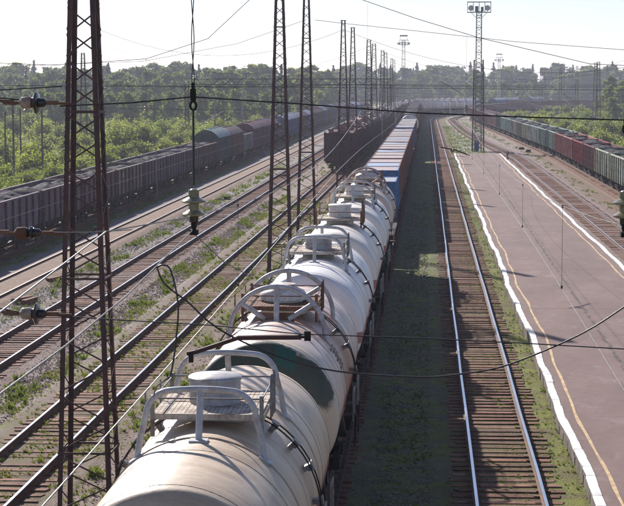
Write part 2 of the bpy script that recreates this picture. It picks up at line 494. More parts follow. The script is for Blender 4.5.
# ------------------------------------------------------------------ platform
def plat_material():
    g = G('platform_asphalt')
    p = g.pos(); x, y, z = g.sep(p)
    big = g.noise(g.scl(p, (1, .35, 1)), .45, 5, .6); med = g.noise(p, 3, 5, .65); fine = g.noise(p, 45, 3, .7)
    c = g.mix(g.rng(big, .3, .7), (.150, .100, .089), (.215, .148, .132))
    c = g.mix(g.m('MULTIPLY', g.rng(med, .50, .72), .6), c, (.125, .092, .086))
    c = g.mix(g.m('MULTIPLY', g.rng(g.noise(g.scl(p, (1, .5, 1)), 1.1, 6, .7), .56, .66), .55), c, (.25, .19, .175))
    wob = g.m('MULTIPLY', g.m('SUBTRACT', g.noise(p, .9, 5, .7), .5), .5)
    seam = g.m('ABSOLUTE', g.m('SUBTRACT', g.m('ADD', x, wob), g.m('ADD', 6.6, g.m('MULTIPLY', y, .0012))))
    c = g.mix(g.m('MULTIPLY', g.rng(seam, .10, .03), g.rng(g.noise(p, 1.7, 4, .6), .35, .55)), c, (.07, .055, .05))
    crack = g.n('ShaderNodeTexVoronoi', {'Vector': g.scl(g.n('ShaderNodeVectorMath', {0: p, 1: g.m('MULTIPLY', g.noise(p, 1.1, 4, .6), 1.2)}, operation='ADD').outputs[0], (.35, .12, 1)), 'Scale': 1.0}, feature='DISTANCE_TO_EDGE').outputs[0]
    c = g.mix(g.m('MULTIPLY', g.rng(crack, .006, .002), .22), c, (.08, .06, .055))
    v = g.rng(fine, .25, .75, .8, 1.2)
    c = g.mix(1.0, c, g.n('ShaderNodeCombineColor', {0: v, 1: v, 2: v}).outputs[0], 'MULTIPLY')
    return g.bsdf(c, .78, 0, fine, .35, .01)
PL_L = lambda y: 3.86 + .05 * math.sin(y * .21) + .030 * math.sin(y * .57 + 1) + .012 * math.sin(y * 1.3 + 2) - .0006 * (y - 100)
PL_R = lambda y: 10.30 + .04 * math.sin(y * .19 + 1) + .03 * math.sin(y * .61) - .0016 * max(0, y - 100)
PTOP = .20
b = MB()
ys = [10 + i * 2.0 for i in range(118)] + [245.0]
vs = []
for y in ys:
    l, r = PL_L(y) + .2, PL_R(y) - .2
    vs += [(l, y, -.3), (l, y, PTOP - .004), (r, y, PTOP - .004), (r, y, -.3)]
fs = []
for i in range(len(ys) - 1):
    for j in range(3): fs.append((i * 4 + j, i * 4 + j + 1, i * 4 + j + 5, i * 4 + j + 4))
fs.append((0, 3, 2, 1)); k = (len(ys) - 1) * 4; fs.append((k, k + 1, k + 2, k + 3))
me = bpy.data.meshes.new('platform'); me.from_pydata(vs, [], fs); me.materials.append(plat_material()); me.update()
platform = link('platform', me, kind='structure')
M['kerb_face'] = weathered('kerb_face', (.13, .115, .105), (.22, .20, .19), .4, 2.0, .9, world=True)  # bare side under the whitewash, darkened to stand in for its shadow
KERB = []
for i in range(4):
    b = MB(); q = random.Random(50 + i)
    b.box((0, 0, -.028), (.215, 1.035, .05), taper=.97)
    b.box((0, 0, -.12), (.205, 1.03, .13), m=1)
    b.box((0, 0, -.32), (.17, .92, .28), m=1)
    for v in range(8): b.v[v] = (b.v[v][0] + q.uniform(-.010, .010), b.v[v][1] + q.uniform(-.003, .003), b.v[v][2] + q.uniform(-.004, .004))
    KERB.append(b.mesh('kerb_stone', [M['white_edge'], M['kerb_face']]))
q = random.Random(3)
for edge, y0, n, s in ((PL_L, 36.0, 200, -1), (PL_R, 88.0, 151, 1)):
    for i in range(n):
        y = y0 + 1.045 * i
        if y > 244.6: break
        a = math.atan(edge(y + .5) - edge(y - .5))
        link('kerb_stone', q.choice(KERB), platform, (edge(y) + q.uniform(-.010, .010) + s * -.09, y, PTOP + .02 + q.uniform(-.003, .004)), -a + (PI if q.random() < .5 else 0))
def strip(name, fx, wd, y0, y1, z, mt, parent, wob=0.0, step=.8):
    vs, fs = [], []
    n = int((y1 - y0) / step)
    for i in range(n + 1):
        y = y0 + (y1 - y0) * i / n
        x = fx(y); hw = wd / 2 * (1 + wob * math.sin(y * 2.3) + wob * math.sin(y * .9 + 1))
        vs += [(x - hw, y, z), (x + hw, y, z)]
    for i in range(n): fs.append((2 * i, 2 * i + 1, 2 * i + 3, 2 * i + 2))
    me = bpy.data.meshes.new(name); me.from_pydata(vs, [], fs); me.materials.append(mt); me.update()
    return link(name, me, parent)
strip('painted_line', lambda y: PL_L(y) +   .54 + .03 * math.sin(y * .17 + 2) + .015 * math.sin(y * .51), .085, 12, 244, PTOP + .002, M['yellow_line'], platform, .18)
strip('painted_line', lambda y: PL_R(y) - .60 + .03 * math.sin(y * .23), .085, 12, 244, PTOP + .002, M['yellow_line'], platform, .18)

# ------------------------------------------------------------------ wagons
def bogie_meshes():
    b = MB()
    for s in (-1, 1):
        x = s * 1.02
        b.bar((x, -1.15, .50), (x, -.5, .62), .12, .16); b.bar((x, 1.15, .50), (x, .5, .62), .12, .16)
        b.bar((x, -.55, .66), (x, .55, .66), .12, .14); b.bar((x, -.5, .32), (x, .5, .32), .12, .12)
        b.bar((x, -.95, .45), (x, -.45, .32), .12, .12); b.bar((x, .95, .45), (x, .45, .32), .12, .12)
        for y in (-.925, .925): b.box((x, y, .475), (.2, .28, .26))
        for y in (-.15, .15): b.cyl((x, y, .36), (x, y, .62), .07, n=8)
    b.box((0, 0, .66), (2.2, .4, .22))
    frame_me = b.mesh('bogie', M['under'])
    b = MB()
    rot = Matrix.Rotation(PI / 2, 3, 'Y')
    b.lathe([(.16, -.07), (.2, -.03), (.38, -.02), (.475, -.06), (.475, .06), (.505, .062), (.505, .085), (.38, .085), (.38, .04), (.2, .04), (.16, .08)], 18, rot)
    wheel = b.mesh('wheel', M['wheel'])
    b = MB()
    for s in (-1, 1):
        b.box((s * 1.02, 0, .5), (.16, 2.2, .32))
        for y in (-.925, .925): b.cyl((s * .73, y, .475), (s * .86, y, .475), .475, n=12)
    b.box((0, 0, .66), (2.1, .4, .22))
    far = b.mesh('bogie', M['under'])
    return frame_me, wheel, far
BOG, WHEEL, BOGF = bogie_meshes()
def bogie(y, far=False):
    if far: return ('bogie', BOGF, (0, y, 0), 0, [])
    subs = []
    for yy in (-.925, .925):
        subs += [('wheel', WHEEL, (.79, yy, .475), PI), ('wheel', WHEEL, (-.79, yy, .475), 0)]
    return ('bogie', BOG, (0, y, 0), 0, subs)
def coupler_mesh(y):
    b = MB()
    for s in (-1, 1):
        b.box((0, s * (y - .35), 1.04), (.2, .75, .2)); b.box((s * .05, s * (y - .02), 1.04), (.34, .3, .3))
        b.tube([(.35, s * (y - .55), .95), (.38, s * (y - .3), .62), (.3, s * (y - .05), .6)], .03, 6)
    return b.mesh('coupler', M['under'])
def heap(L, W, z, seed, amp, peaks, mt, name, nx=10, ny=44, edge=.12):
    q = random.Random(seed)
    pk = [(q.uniform(-.15, .15) * W, (-.5 + (i + .5) / peaks) * L + q.uniform(-.5, .5), amp * q.uniform(.6, 1.1), L / peaks * q.uniform(.32, .45)) for i in range(peaks)]
    vs = []
    for j in range(ny + 1):
        for i in range(nx + 1):
            x = (i / nx - .5) * W; y = (j / ny - .5) * L
            h = 0
            for a, bb, hh, s in pk: h = max(h, hh * math.exp(-((x - a) / (W * .36)) ** 2 - ((y - bb) / s) ** 2))
            h += q.uniform(-1, 1) * amp * .10 - edge
            vs.append((x, y, z + h))
    n = nx + 1
    fs = [(j * n + i, j * n + i + 1, (j + 1) * n + i + 1, (j + 1) * n + i) for j in range(ny) for i in range(nx)]
    me = bpy.data.meshes.new(name); me.from_pydata(vs, [], fs); me.materials.append(mt); me.update()
    return me
COAL = [heap(12.4, 2.74, 3.16, i, .50, 2 + i % 3, M['coal'], 'coal_load', edge=.18) for i in range(5)]
# open wagon: body 12.5 m between end posts, walls 1.25 .. 3.33
GL, GW = 12.66, 2.86
NP = 7
def gondola_meshes():
    out = {}
    b = MB()
    b.box((0, 0, 1.16), (2.9, GL, .16)); b.box((0, 0, .98), (.45, GL + .1, .3))
    for i in range(6): b.box((0, (-.5 + (i + .5) / 6) * GL, 1.0), (2.8, .16, .2))
    for s in (-1, 1):
        b.box((s * 1.36, 0, 1.13), (.09, GL, .26)); b.box((0, s * (GL / 2 + .02), 1.12), (2.9, .14, .32))
        b.tube([(s * 1.2, GL / 2 + .1, 1.2), (s * 1.2, GL / 2 + .1, .5), (s * 1.2, GL / 2 - .3, .5)], .025, 5)
    b.cyl((.6, -.9, .72), (.6, .9, .72), .2, n=10)
    out['frame'] = b.mesh('underframe', M['under'])
    pw = GL / NP
    b = MB()     # one pressed panel: outer skin with two shallow ribs; faces -x side
    b.box((0, 0, 2.27), (.03, pw - .012, 2.0))
    for z in (1.75, 2.35, 2.9): b.box((-.012, 0, z), (.03, pw - .22, .16))
    out['panel'] = b.mesh('side_panel', M['paint'])
    b = MB()
    b.box((-.06, 0, 2.22), (.12, .17, 2.1)); b.box((-.055, 0, 1.2), (.1, .24, .3))
    out['post'] = b.mesh('post', M['paint'])
    b = MB(); b.box((-.02, 0, 3.31), (.15, GL + .12, .10)); out['rail'] = b.mesh('top_rail', M['paint'])
    b = MB()
    b.box((0, 0, 2.25), (GW, .04, 2.1)); b.box((0, .05, 3.31), (GW + .02, .12, .10))
    for x in (-1.0, -.33, .33, 1.0): b.box((x, .06, 2.2), (.12, .1, 2.05))
    for z in (1.7, 2.5): b.box((0, .05, z), (GW, .08, .1))
    for i in range(6): b.bar((1.15, .14, 1.4 + i * .3), (1.42, .14, 1.4 + i * .3), .025)
    out['end'] = b.mesh('end_wall', M['paint'])
    # simple body for far wagons
    b = MB()
    for s in (-1, 1):
        b.box((s * GW / 2, 0, 2.24), (.05, GL, 2.1)); b.box((s * (GW / 2 + .02), 0, 3.31), (.15, GL + .1, .1))
        for i in range(NP + 1): b.box((s * (GW / 2 + .06), (-.5 + i / NP) * GL, 2.22), (.12, .17, 2.1))
        b.box((0, s * GL / 2, 2.25), (GW - .06, .05, 2.1))
    out['body'] = b.mesh('body', M['paint'])
    out['coupler'] = coupler_mesh(6.96)
    return out
GM = gondola_meshes()
def gondola_spec(near, seed, load=True):
    q = random.Random(seed)
    sp = [('underframe', GM['frame']), ('coupler', GM['coupler']), bogie(-4.33, not near), bogie(4.33, not near)]
    if near:
        pw = GL / NP
        for s in (-1, 1):
            rz = 0 if s < 0 else PI
            for i in range(NP): sp.append(('side_panel', GM['panel'], (s * GW / 2, (-.5 + (i + .5) / NP) * GL, 0), rz))
            for i in range(NP + 1): sp.append(('post', GM['post'], (s * (GW / 2 + .015), (-.5 + i / NP) * GL, 0), rz))
            sp.append(('top_rail', GM['rail'], (s * GW / 2, 0, 0), rz))
            sp.append(('end_wall', GM['end'], (0, s * GL / 2, 0), 0 if s > 0 else PI))
    else: sp.append(('body', GM['body']))
    if load: sp.append(('coal_load', q.choice(COAL), None, PI if q.random() < .5 else 0))
    return sp

# tall open wagon with scrap
HL, HW, HB, HT = 12.9, 2.96, 1.15, 4.22
def tall_meshes():
    b = MB()
    for s in (-1, 1):
        b.box((s * HW / 2, 0, (HB + HT) / 2), (.06, HL, HT - HB)); b.box((s * (HW / 2 + .02), 0, HT), (.16, HL + .1, .12))
        for i in range(10): b.box((s * (HW / 2 + .06), (-.5 + i / 9) * HL, (HB + HT) / 2), (.12, .16, HT - HB))
    side = b.mesh('side_wall', M['paint'])
    b = MB()
    b.box((0, 0, (HB + HT) / 2), (HW - .06, .05, HT - HB)); b.box((0, .05, HT), (HW, .14, .12))
    for x in (-1.05, -.35, .35, 1.05): b.box((x, .07, (HB + HT) / 2), (.13, .1, HT - HB - .05))
    for z in (1.8, 2.6, 3.4): b.box((0, .05, z), (HW, .07, .12))
    end = b.mesh('end_wall', M['paint'])
    b = MB()
    b.box((0, 0, 1.02), (2.9, HL, .2)); b.box((0, 0, .9), (.45, HL + .3, .3)); b.box((0, 0, .75), (1.2, 2, .4))
    fr = b.mesh('underframe', M['under'])
    loads = []
    for k in range(4):
        q = random.Random(90 + k); b = MB()
        for i in range(90):
            x = q.uniform(-1.3, 1.3); y = q.uniform(-6.2, 6.2)
            h = HT - .25 + .75 * (1 - (x / 1.5) ** 2) * (.6 + .4 * math.sin(y * 1.1 + k)) * q.uniform(.3, 1)
            rot = Matrix.Rotation(q.uniform(-.7, .7), 3, 'X') @ Matrix.Rotation(q.uniform(-.6, .6), 3, 'Y') @ Matrix.Rotation(q.uniform(0, 3), 3, 'Z')
            b.box((x, y, h), (q.uniform(.3, 1.3), q.uniform(.15, .9), q.uniform(.05, .4)), rot)
        b.box((0, 0, HT - .5), (HW - .1, HL - .2, .3))
        loads.append(b.mesh('scrap_load', M['scrap']))
    return side, end, fr, loads
TM = tall_meshes()
def tall_spec(near, seed, loadcol):
    q = random.Random(seed)
    return [('side_wall', TM[0]), ('end_wall', TM[1], (0, HL / 2, 0), 0), ('end_wall', TM[1], (0, -HL / 2, 0), PI), ('underframe', TM[2]), ('coupler', GM['coupler']),
            bogie(-4.33, not near), bogie(4.33, not near), ('scrap_load', q.choice(TM[3]), None, PI if q.random() < .5 else 0, None, loadcol)]

# covered wagon
def boxcar_meshes(L, round_roof):
    out = {}
    W, zb, zt, zr = 2.95, 1.15, 3.75, 4.60 if not round_roof else 4.75
    b = MB()
    for s in (-1, 1):
        b.box((s * W / 2, 0, (zb + zt) / 2), (.05, L, zt - zb))
        n = 14
        for i in range(n + 1):
            y = (-.5 + i / n) * L
            if abs(y) < 1.2: continue
            b.box((s * (W / 2 + .04), y, (zb + zt) / 2), (.07, .1, zt - zb))
        b.box((s * (W / 2 + .03), 0, zb + .05), (.09, L, .14)); b.box((s * (W / 2 + .03), 0, zt), (.09, L, .1))
    out['wall'] = b.mesh('side_wall', M['paint'])
    b = MB()
    k = 10
    arc = [(-W / 2 + W * i / k, zt + (zr - zt) * math.sin(PI * (i / k)) ** .8) for i in range(k + 1)]
    vs = [(x, 0, z) for x, z in arc] + [(W / 2, 0, zb), (-W / 2, 0, zb)]
    b.add(vs, [tuple(range(len(vs)))])
    for x in (-.9, -.3, .3, .9): b.box((x, .05, (zb + zt) / 2 + .2), (.12, .08, zt - zb + .3))
    b.box((0, .05, zt), (W, .08, .1))
    out['end'] = b.mesh('end_wall', M['paint'])
    b = MB()
    arc2 = [(-W / 2 - .07 + (W + .14) * i / k, zt + .03 + (zr - zt) * math.sin(PI * (i / k)) ** .8) for i in range(k + 1)]
    n = 14
    vs = [(x, (-.5 + j / n) * (L + .12), z) for j in range(n + 1) for x, z in arc2]
    fs = [(j * (k + 1) + i, j * (k + 1) + i + 1, (j + 1) * (k + 1) + i + 1, (j + 1) * (k + 1) + i) for j in range(n) for i in range(k)]
    b.add(vs, fs, 0, True)
    for j in range(1, n): b.tube([(x, (-.5 + j / n) * L, z + .005) for x, z in arc2], .025, 5)
    for j in (-.3, 0, .3): b.box((0, j * L, zr + .09), (.5, .5, .08))
    out['roof'] = b.mesh('roof', M['paint_clean'])
    b = MB()
    b.box((-.05, 0, 2.45), (.07, 2.1, 2.5)); 
    for y in (-.95, -.3, .3, .95): b.box((-.09, y, 2.45), (.05, .08, 2.5))
    for z in (1.4, 2.4, 3.5): b.box((-.09, 0, z), (.05, 2.1, .09))
    out['door'] = b.mesh('door', M['paint'])
    b = MB()
    b.box((0, 0, 1.05), (2.8, L, .2)); b.box((0, 0, .95), (.45, L, .3)); b.box((.5, 0, .75), (.6, 2.2, .4))
    out['frame'] = b.mesh('underframe', M['under'])
    out['coupler'] = coupler_mesh(L / 2 + .55)
    out['L'] = L; out['W'] = W
    return out
BX = boxcar_meshes(13.6, False)
BXR = boxcar_meshes(13.6, True)
def boxcar_spec(B, near, wall, roof):
    L, W = B['L'], B['W']
    return [('side_wall', B['wall']), ('end_wall', B['end'], (0, L / 2, 0), 0), ('end_wall', B['end'], (0, -L / 2, 0), PI), ('roof', B['roof'], None, None, None, roof),
            ('door', B['door'], (W / 2, 0, 0), PI), ('door', B['door'], (-W / 2, 0, 0), 0), ('underframe', B['frame']), ('coupler', B['coupler']), bogie(-4.6, not near), bogie(4.6, not near)]

# flat wagon and containers
DECK = 1.40
b = MB()
for s in (-1, 1):
    b.box((s * 1.25, 0, 1.2), (.14, 18.4, .34)); b.box((0, s * 9.2, 1.2), (2.8, .16, .34))
b.box((0, 0, 1.15), (.5, 18.3, .42))
for i in range(10): b.box((0, -8.3 + i * 1.84, 1.22), (2.6, .2, .2))
b.box((0, 0, DECK - .03), (2.74, 18.2, .05))
for i in range(12): b.box((1.36, -8.6 + i * 1.56, 1.2), (.08, .12, .3)); b.box((-1.36, -8.6 + i * 1.56, 1.2), (.08, .12, .3))
FLATM = b.mesh('deck', M['under'])
FLATC = coupler_mesh(9.75)
def container_meshes(H):
    L, W = 6.058, 2.438
    b = MB()
    def corr(p0, p1, nrm, n, z0, z1, dpt=.036):
        p0, p1, nrm = Vector(p0), Vector(p1), Vector(nrm)
        pts = []
        for i in range(n):
            for u, d in ((0, 0), (.25, 0), (.4, 1), (.75, 1), (.9, 0)):
                pts.append(p0 + (p1 - p0) * ((i + u) / n) - nrm * dpt * d)
        pts.append(p1)
        vs = [(p.x, p.y, z) for p in pts for z in (z0, z1)]
        b.add(vs, [(2 * i, 2 * i + 2, 2 * i + 3, 2 * i + 1) for i in range(len(pts) - 1)])
    z0, z1 = .16, H - .1
    for s in (-1, 1):
        corr((s * (W / 2 - .02), -L / 2 + .12, 0), (s * (W / 2 - .02), L / 2 - .12, 0), (s, 0, 0), 20, z0, z1)
        corr((-W / 2 + .1, s * (L / 2 - .02), 0), (W / 2 - .1, s * (L / 2 - .02), 0), (0, s, 0), 8, z0, z1)
    b.box((0, 0, .1), (W - .1, L - .1, .1))
    wall = b.mesh('wall', M['paint'])
    b = MB()
    for sx in (-1, 1):
        for sy in (-1, 1): b.box((sx * (W / 2 - .06), sy * (L / 2 - .06), H / 2), (.12, .12, H))
        b.box((sx * (W / 2 - .04), 0, .08), (.08, L - .24, .16)); b.box((sx * (W / 2 - .04), 0, H - .06), (.08, L - .24, .1))
        b.box((0, sx * (L / 2 - .05), .08), (W - .24, .1, .16)); b.box((0, sx * (L / 2 - .05), H - .06), (W - .24, .1, .12))
    fr = b.mesh('frame', M['paint'])
    b = MB()
    n = 12
    vs = []
    for i in range(n):
        for u, d in ((0, 0), (.3, 0), (.45, 1), (.85, 1)):
            y = -L / 2 + .1 + (L - .2) * (i + u) / n
            vs += [(-W / 2 + .08, y, H - .03 - d * .02), (W / 2 - .08, y, H - .03 - d * .02)]
    vs += [(-W / 2 + .08, L / 2 - .1, H - .03), (W / 2 - .08, L / 2 - .1, H - .03)]
    b.add(vs, [(2 * i, 2 * i + 1, 2 * i + 3, 2 * i + 2) for i in range(len(vs) // 2 - 1)])
    roof = b.mesh('roof', M['paint_roof'])
    b = MB()
    for s in (-1, 1):
        b.box((s * .56, 0, H / 2), (1.06, .04, H - .3))
        for x in (.3, .8): b.cyl((s * x, -.04, .2), (s * x, -.04, H - .2), .018, n=6)
    door = b.mesh('door', M['paint'])
    return wall, fr, roof, door
g = G('container_roof')
v = g.shift(g.obj()); bc = g.n('ShaderNodeObjectInfo').outputs['Color']
n1 = g.noise(v, .9, 5, .65); n2 = g.noise(v, 4.5, 5, .7)
c = g.mix(g.rng(n1, .42, .62), bc, (.50, .44, .43)); c = g.mix(g.m('MULTIPLY', g.rng(n2, .52, .68), .6), c, (.30, .17, .13))
M['paint_roof'] = g.bsdf(c, .55)
CONT = {2.59: container_meshes(2.59), 2.25: container_meshes(2.25)}

# tank wagon -------------------------------------------------------
TC, TR, TL = 3.10, 1.50, 10.75
def tank_paint(name, base, dirt, rust_top, streak, band_green=False, stripe=True, rough=.42):
    g = G(name)
    p = g.obj(); x, y, z = g.sep(p)
    zz = g.m('SUBTRACT', z, TC)
    ang = g.m('ARCTAN2', x, zz)
    ring = g.n('ShaderNodeCombineXYZ', {0: g.m('MULTIPLY', y, 3.2), 1: g.m('MULTIPLY', ang, .55), 2: 1.7}).outputs[0]
    n1 = g.noise(p, .7, 6, .62); n2 = g.noise(ring, 1.1, 6, .68); n3 = g.noise(p, 6, 5, .7); n4 = g.noise(p, 30, 3, .6)
    c = g.mix(g.m('MULTIPLY', g.rng(n2, .38, .64), streak), base, dirt)
    n5 = g.noise(g.n('ShaderNodeCombineXYZ', {0: g.m('MULTIPLY', y, 9.0), 1: g.m('MULTIPLY', ang, .8), 2: 4.1}).outputs[0], 1.0, 5, .7)
    drip = g.m('MULTIPLY', g.m('MULTIPLY', g.rng(n5, .54, .70), g.rng(g.m('ABSOLUTE', ang), .15, .45)), g.rng(g.m('ABSOLUTE', y), 2.6, .8))
    c = g.mix(g.m('MULTIPLY', drip, .7), c, (.10, .075, .06))
    ay = g.m('ABSOLUTE', y)
    near = g.rng(ay, 3.4, .4)
    f = g.rng(g.m('ADD', g.m('ADD', g.m('MULTIPLY', n2, .55), g.m('MULTIPLY', n3, .3)), g.m('MULTIPLY', near, rust_top * .35)), .56, .72)
    c = g.mix(g.m('MULTIPLY', f, min(1.0, rust_top * 1.2)), c, (.30, .145, .095))
    c = g.mix(g.m('MULTIPLY', g.rng(n3, .62, .72), .55 * rust_top), c, (.16, .075, .05))
    if band_green:
        yy = g.m('ADD', y, g.m('MULTIPLY', g.m('SUBTRACT', g.noise(p, 1.5, 6, .75), .5), .9))
        fg = g.m('MULTIPLY', g.rng(yy, -4.98, -4.86, 1.0, 0.0), g.rng(g.m('ADD', g.m('ABSOLUTE', ang), g.m('MULTIPLY', g.m('SUBTRACT', n1, .5), .9)), 1.22, 1.34, 1.0, 0.0))
        cg = g.mix(g.rng(n3, .3, .7), (.012, .050, .026), (.075, .055, .035))
        c = g.mix(fg, c, cg)
        rim = g.rng(yy, -4.55, -4.3, 1.0, 0.0)
        c = g.mix(g.m('MULTIPLY', g.m('MULTIPLY', rim, g.m('SUBTRACT', 1.0, fg)), .75), c, (.60, .52, .38))
        tq = g.m('MULTIPLY', g.m('MULTIPLY', g.rng(y, -5.22, -5.20), g.rng(y, -4.98, -5.00)), g.m('MULTIPLY', g.rng(x, .25, .26), g.rng(x, .66, .65)))
        c = g.mix(g.m('MULTIPLY', tq, g.rng(g.m('ABSOLUTE', g.m('SUBTRACT', n3, .5)), .3, .2)), c, (.014, .080, .056))
    if stripe:
        fs_ = g.rng(g.m('ABSOLUTE', g.m('ADD', g.m('ADD', zz, .22), g.m('MULTIPLY', g.m('SUBTRACT', n3, .5), .06))), .17, .14)
        if band_green: fs_ = g.m('MULTIPLY', fs_, g.rng(y, -4.5, -4.3))
        c = g.mix(g.m('MULTIPLY', fs_, .85), c, (.27, .042, .036))
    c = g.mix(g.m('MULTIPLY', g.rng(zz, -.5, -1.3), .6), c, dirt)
    v_ = g.rng(n4, .3, .7, .93, 1.07)
    c = g.mix(1.0, c, g.n('ShaderNodeCombineColor', {0: v_, 1: v_, 2: v_}).outputs[0], 'MULTIPLY')
    hb = g.m('ADD', g.m('MULTIPLY', g.noise(p, 1.3, 3, .5), 2.0), g.m('MULTIPLY', n3, .25))
    return g.bsdf(c, g.rng(n1, .3, .7, rough - .06, rough + .16), 0, hb, .22, .05)
TP = [
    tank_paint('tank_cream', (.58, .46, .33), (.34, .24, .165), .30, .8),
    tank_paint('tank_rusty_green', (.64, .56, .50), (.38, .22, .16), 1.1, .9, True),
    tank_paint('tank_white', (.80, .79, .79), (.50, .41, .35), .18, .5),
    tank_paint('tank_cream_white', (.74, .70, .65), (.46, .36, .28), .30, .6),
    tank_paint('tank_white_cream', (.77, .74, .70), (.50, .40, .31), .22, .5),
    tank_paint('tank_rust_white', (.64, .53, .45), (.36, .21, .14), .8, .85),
]
M['dome_grey'] = weathered('dome_grey', (.36, .36, .37), (.20, .13, .10), .32, 2.0, .5)
M['dome_white'] = weathered('dome_white', (.68, .65, .61), (.28, .16, .11), .32, 2.2, .5)
M['arch_grey'] = weathered('arch_grey', (.40, .41, .43), (.26, .15, .11), .3, 3.0, .45)
M['arch_rust'] = weathered('arch_rust', (.46, .43, .41), (.26, .13, .09), .52, 3.2, .6)
M['plank'] = weathered('platform_plank', (.52, .45, .38), (.22, .15, .11), .4, 2.5, .8)
M['seam'] = weathered('seam_dark', (.045, .05, .045), (.11, .09, .07), .4, 3, .6)
def ell(n=9, d=.48):
    return [(TR * math.cos(PI / 2 * i / n), d * math.sin(PI / 2 * i / n)) for i in range(n + 1)]
rotY = Matrix.Rotation(-PI / 2, 3, 'X')   # Z axis -> +Y
def tank_shell(mt):
    hl = TL / 2 - .48
    cap = ell()
    prof = [(max(r, .02), -hl - z) for r, z in reversed(cap)] + [(TR, -hl + 2 * hl * i / 8) for i in range(1, 8)] + [(max(r, .02), hl + z) for r, z in cap]
    b = MB(); b.lathe(prof, 96, rotY, org=(0, 0, TC))
    return b.mesh('shell', mt)
def ring(y, r, wd, mt, name='band', a0=-PI, a1=PI, n=72, rr=None):
    pts = []
    closed = abs(a1 - a0 - 2 * PI) < 1e-3
    k = n if closed else n + 1
    for i in range(k):
        a = a0 + (a1 - a0) * i / n
        pts.append((r * math.sin(a), y, TC + r * math.cos(a)))
    b = MB(); b.tube(pts, wd, 6, closed=closed)
    return b.mesh(name, mt)
SEAM = ring(0, TR - .001, .0075, M['seam'])
RIB = {}
def on_tank(th, y, r=TR): return Vector((r * math.sin(th), y, TC + r * math.cos(th)))
b = MB()
b.box((0, 0, .98), (.5, 11.4, .34))
for s in (-1, 1):
    b.box((0, s * 5.6, 1.05), (2.9, .5, .3)); b.box((0, s * 3.9, 1.35), (2.5, .5, .7), taper=.9); b.box((0, s * 5.15, 1.25), (1.6, .5, .3))
    b.box((s * 1.35, 0, 1.02), (.08, 11.4, .2))
    for y in (-5.7, 5.7): b.tube([(s * 1.4, y, 1.1), (s * 1.4, y, .45), (s * 1.4, y - .4 * (1 if y > 0 else -1), .45)], .025, 5)
b.cyl((-.5, -1.5, .7), (-.5, .3, .7), .2, n=10); b.box((.6, 1, .7), (.5, 1.2, .4))
TANKF = b.mesh('underframe', M['under'])
b = MB(); b.tube([(0, -.45, 1.15), (0, -.45, 1.9), (0, .45, 1.9), (0, .45, 1.15)], .022, 5)
TANKR = b.mesh('end_railing', M['galv'])
TANKC = coupler_mesh(6.36)
def ladder(s, y0, mt):
    """curved side ladder: two hand rails and little steps"""
    b = MB()
    for dy in (-.14, .14):
        b.tube([on_tank(s * R(a), y0 + dy, TR + .13) for a in range(26, 96, 5)], .013, 6)
    return b.mesh('ladder', mt)
b = MB(); b.box((0, 0, .07), (.08, .15, .15)); b.box((0, 0, .155), (.13, .20, .022)); b.box((.05, 0, .11), (.02, .16, .08)); LSTEP = b.mesh('step', M['galv'])
def plank_platform(mt, w_=1.62, l_=2.05, z=4.80):
    b = MB()
    n = 24
    for i in range(n):
        x = -w_ / 2 + w_ * (i + .5) / n
        for s in (-1, 1):
            b.box((x, s * (l_ / 4 + .02), z + random.uniform(-.004, .004)), (w_ / n * .88, l_ / 2 - .04, .03))
    b.box((0, -l_ / 2, z - .03), (w_ + .04, .05, .09)); b.box((0, l_ / 2, z - .03), (w_ + .04, .05, .09)); b.box((0, 0, z - .05), (w_, .06, .06))
    for s in (-1, 1): b.box((s * w_ / 2, 0, z - .06), (.05, l_, .09))
    return b.mesh('walkway', mt)
def railing(mt, w_=1.62, l_=2.05, z=4.82):
    b = MB()
    for sx in (-1, 1):
        for sy in (-1, 1): b.box((sx * w_ / 2, sy * l_ / 2, z - .04), (.06, .06, .62))
        b.tube([(sx * w_ / 2, -l_ / 2, z + .20), (sx * w_ / 2, l_ / 2, z + .20)], .014, 6)
    for sy in (-1, 1): b.tube([(-w_ / 2 - .02, sy * l_ / 2, z + .22), (w_ / 2 + .02, sy * l_ / 2, z + .22)], .014, 6)
    for sy in (-.35, .1):
        b.tube([(w_ / 2 + .08, sy, z - .2), (w_ / 2 + .08, sy, z + .35), (w_ / 2 + .08, sy + .1, z + .45), (w_ / 2 + .08, sy + .22, z + .35), (w_ / 2 + .08, sy + .22, z - .2)], .016, 6)
    b.tube([(-w_ / 2 - .06, .2, z - .25), (-w_ / 2 - .06, .2, z + .30), (-w_ / 2 - .3, .2, z + .1), (-w_ / 2 - .3, .2, z - .5)], .016, 6)
    return b.mesh('railing', mt)
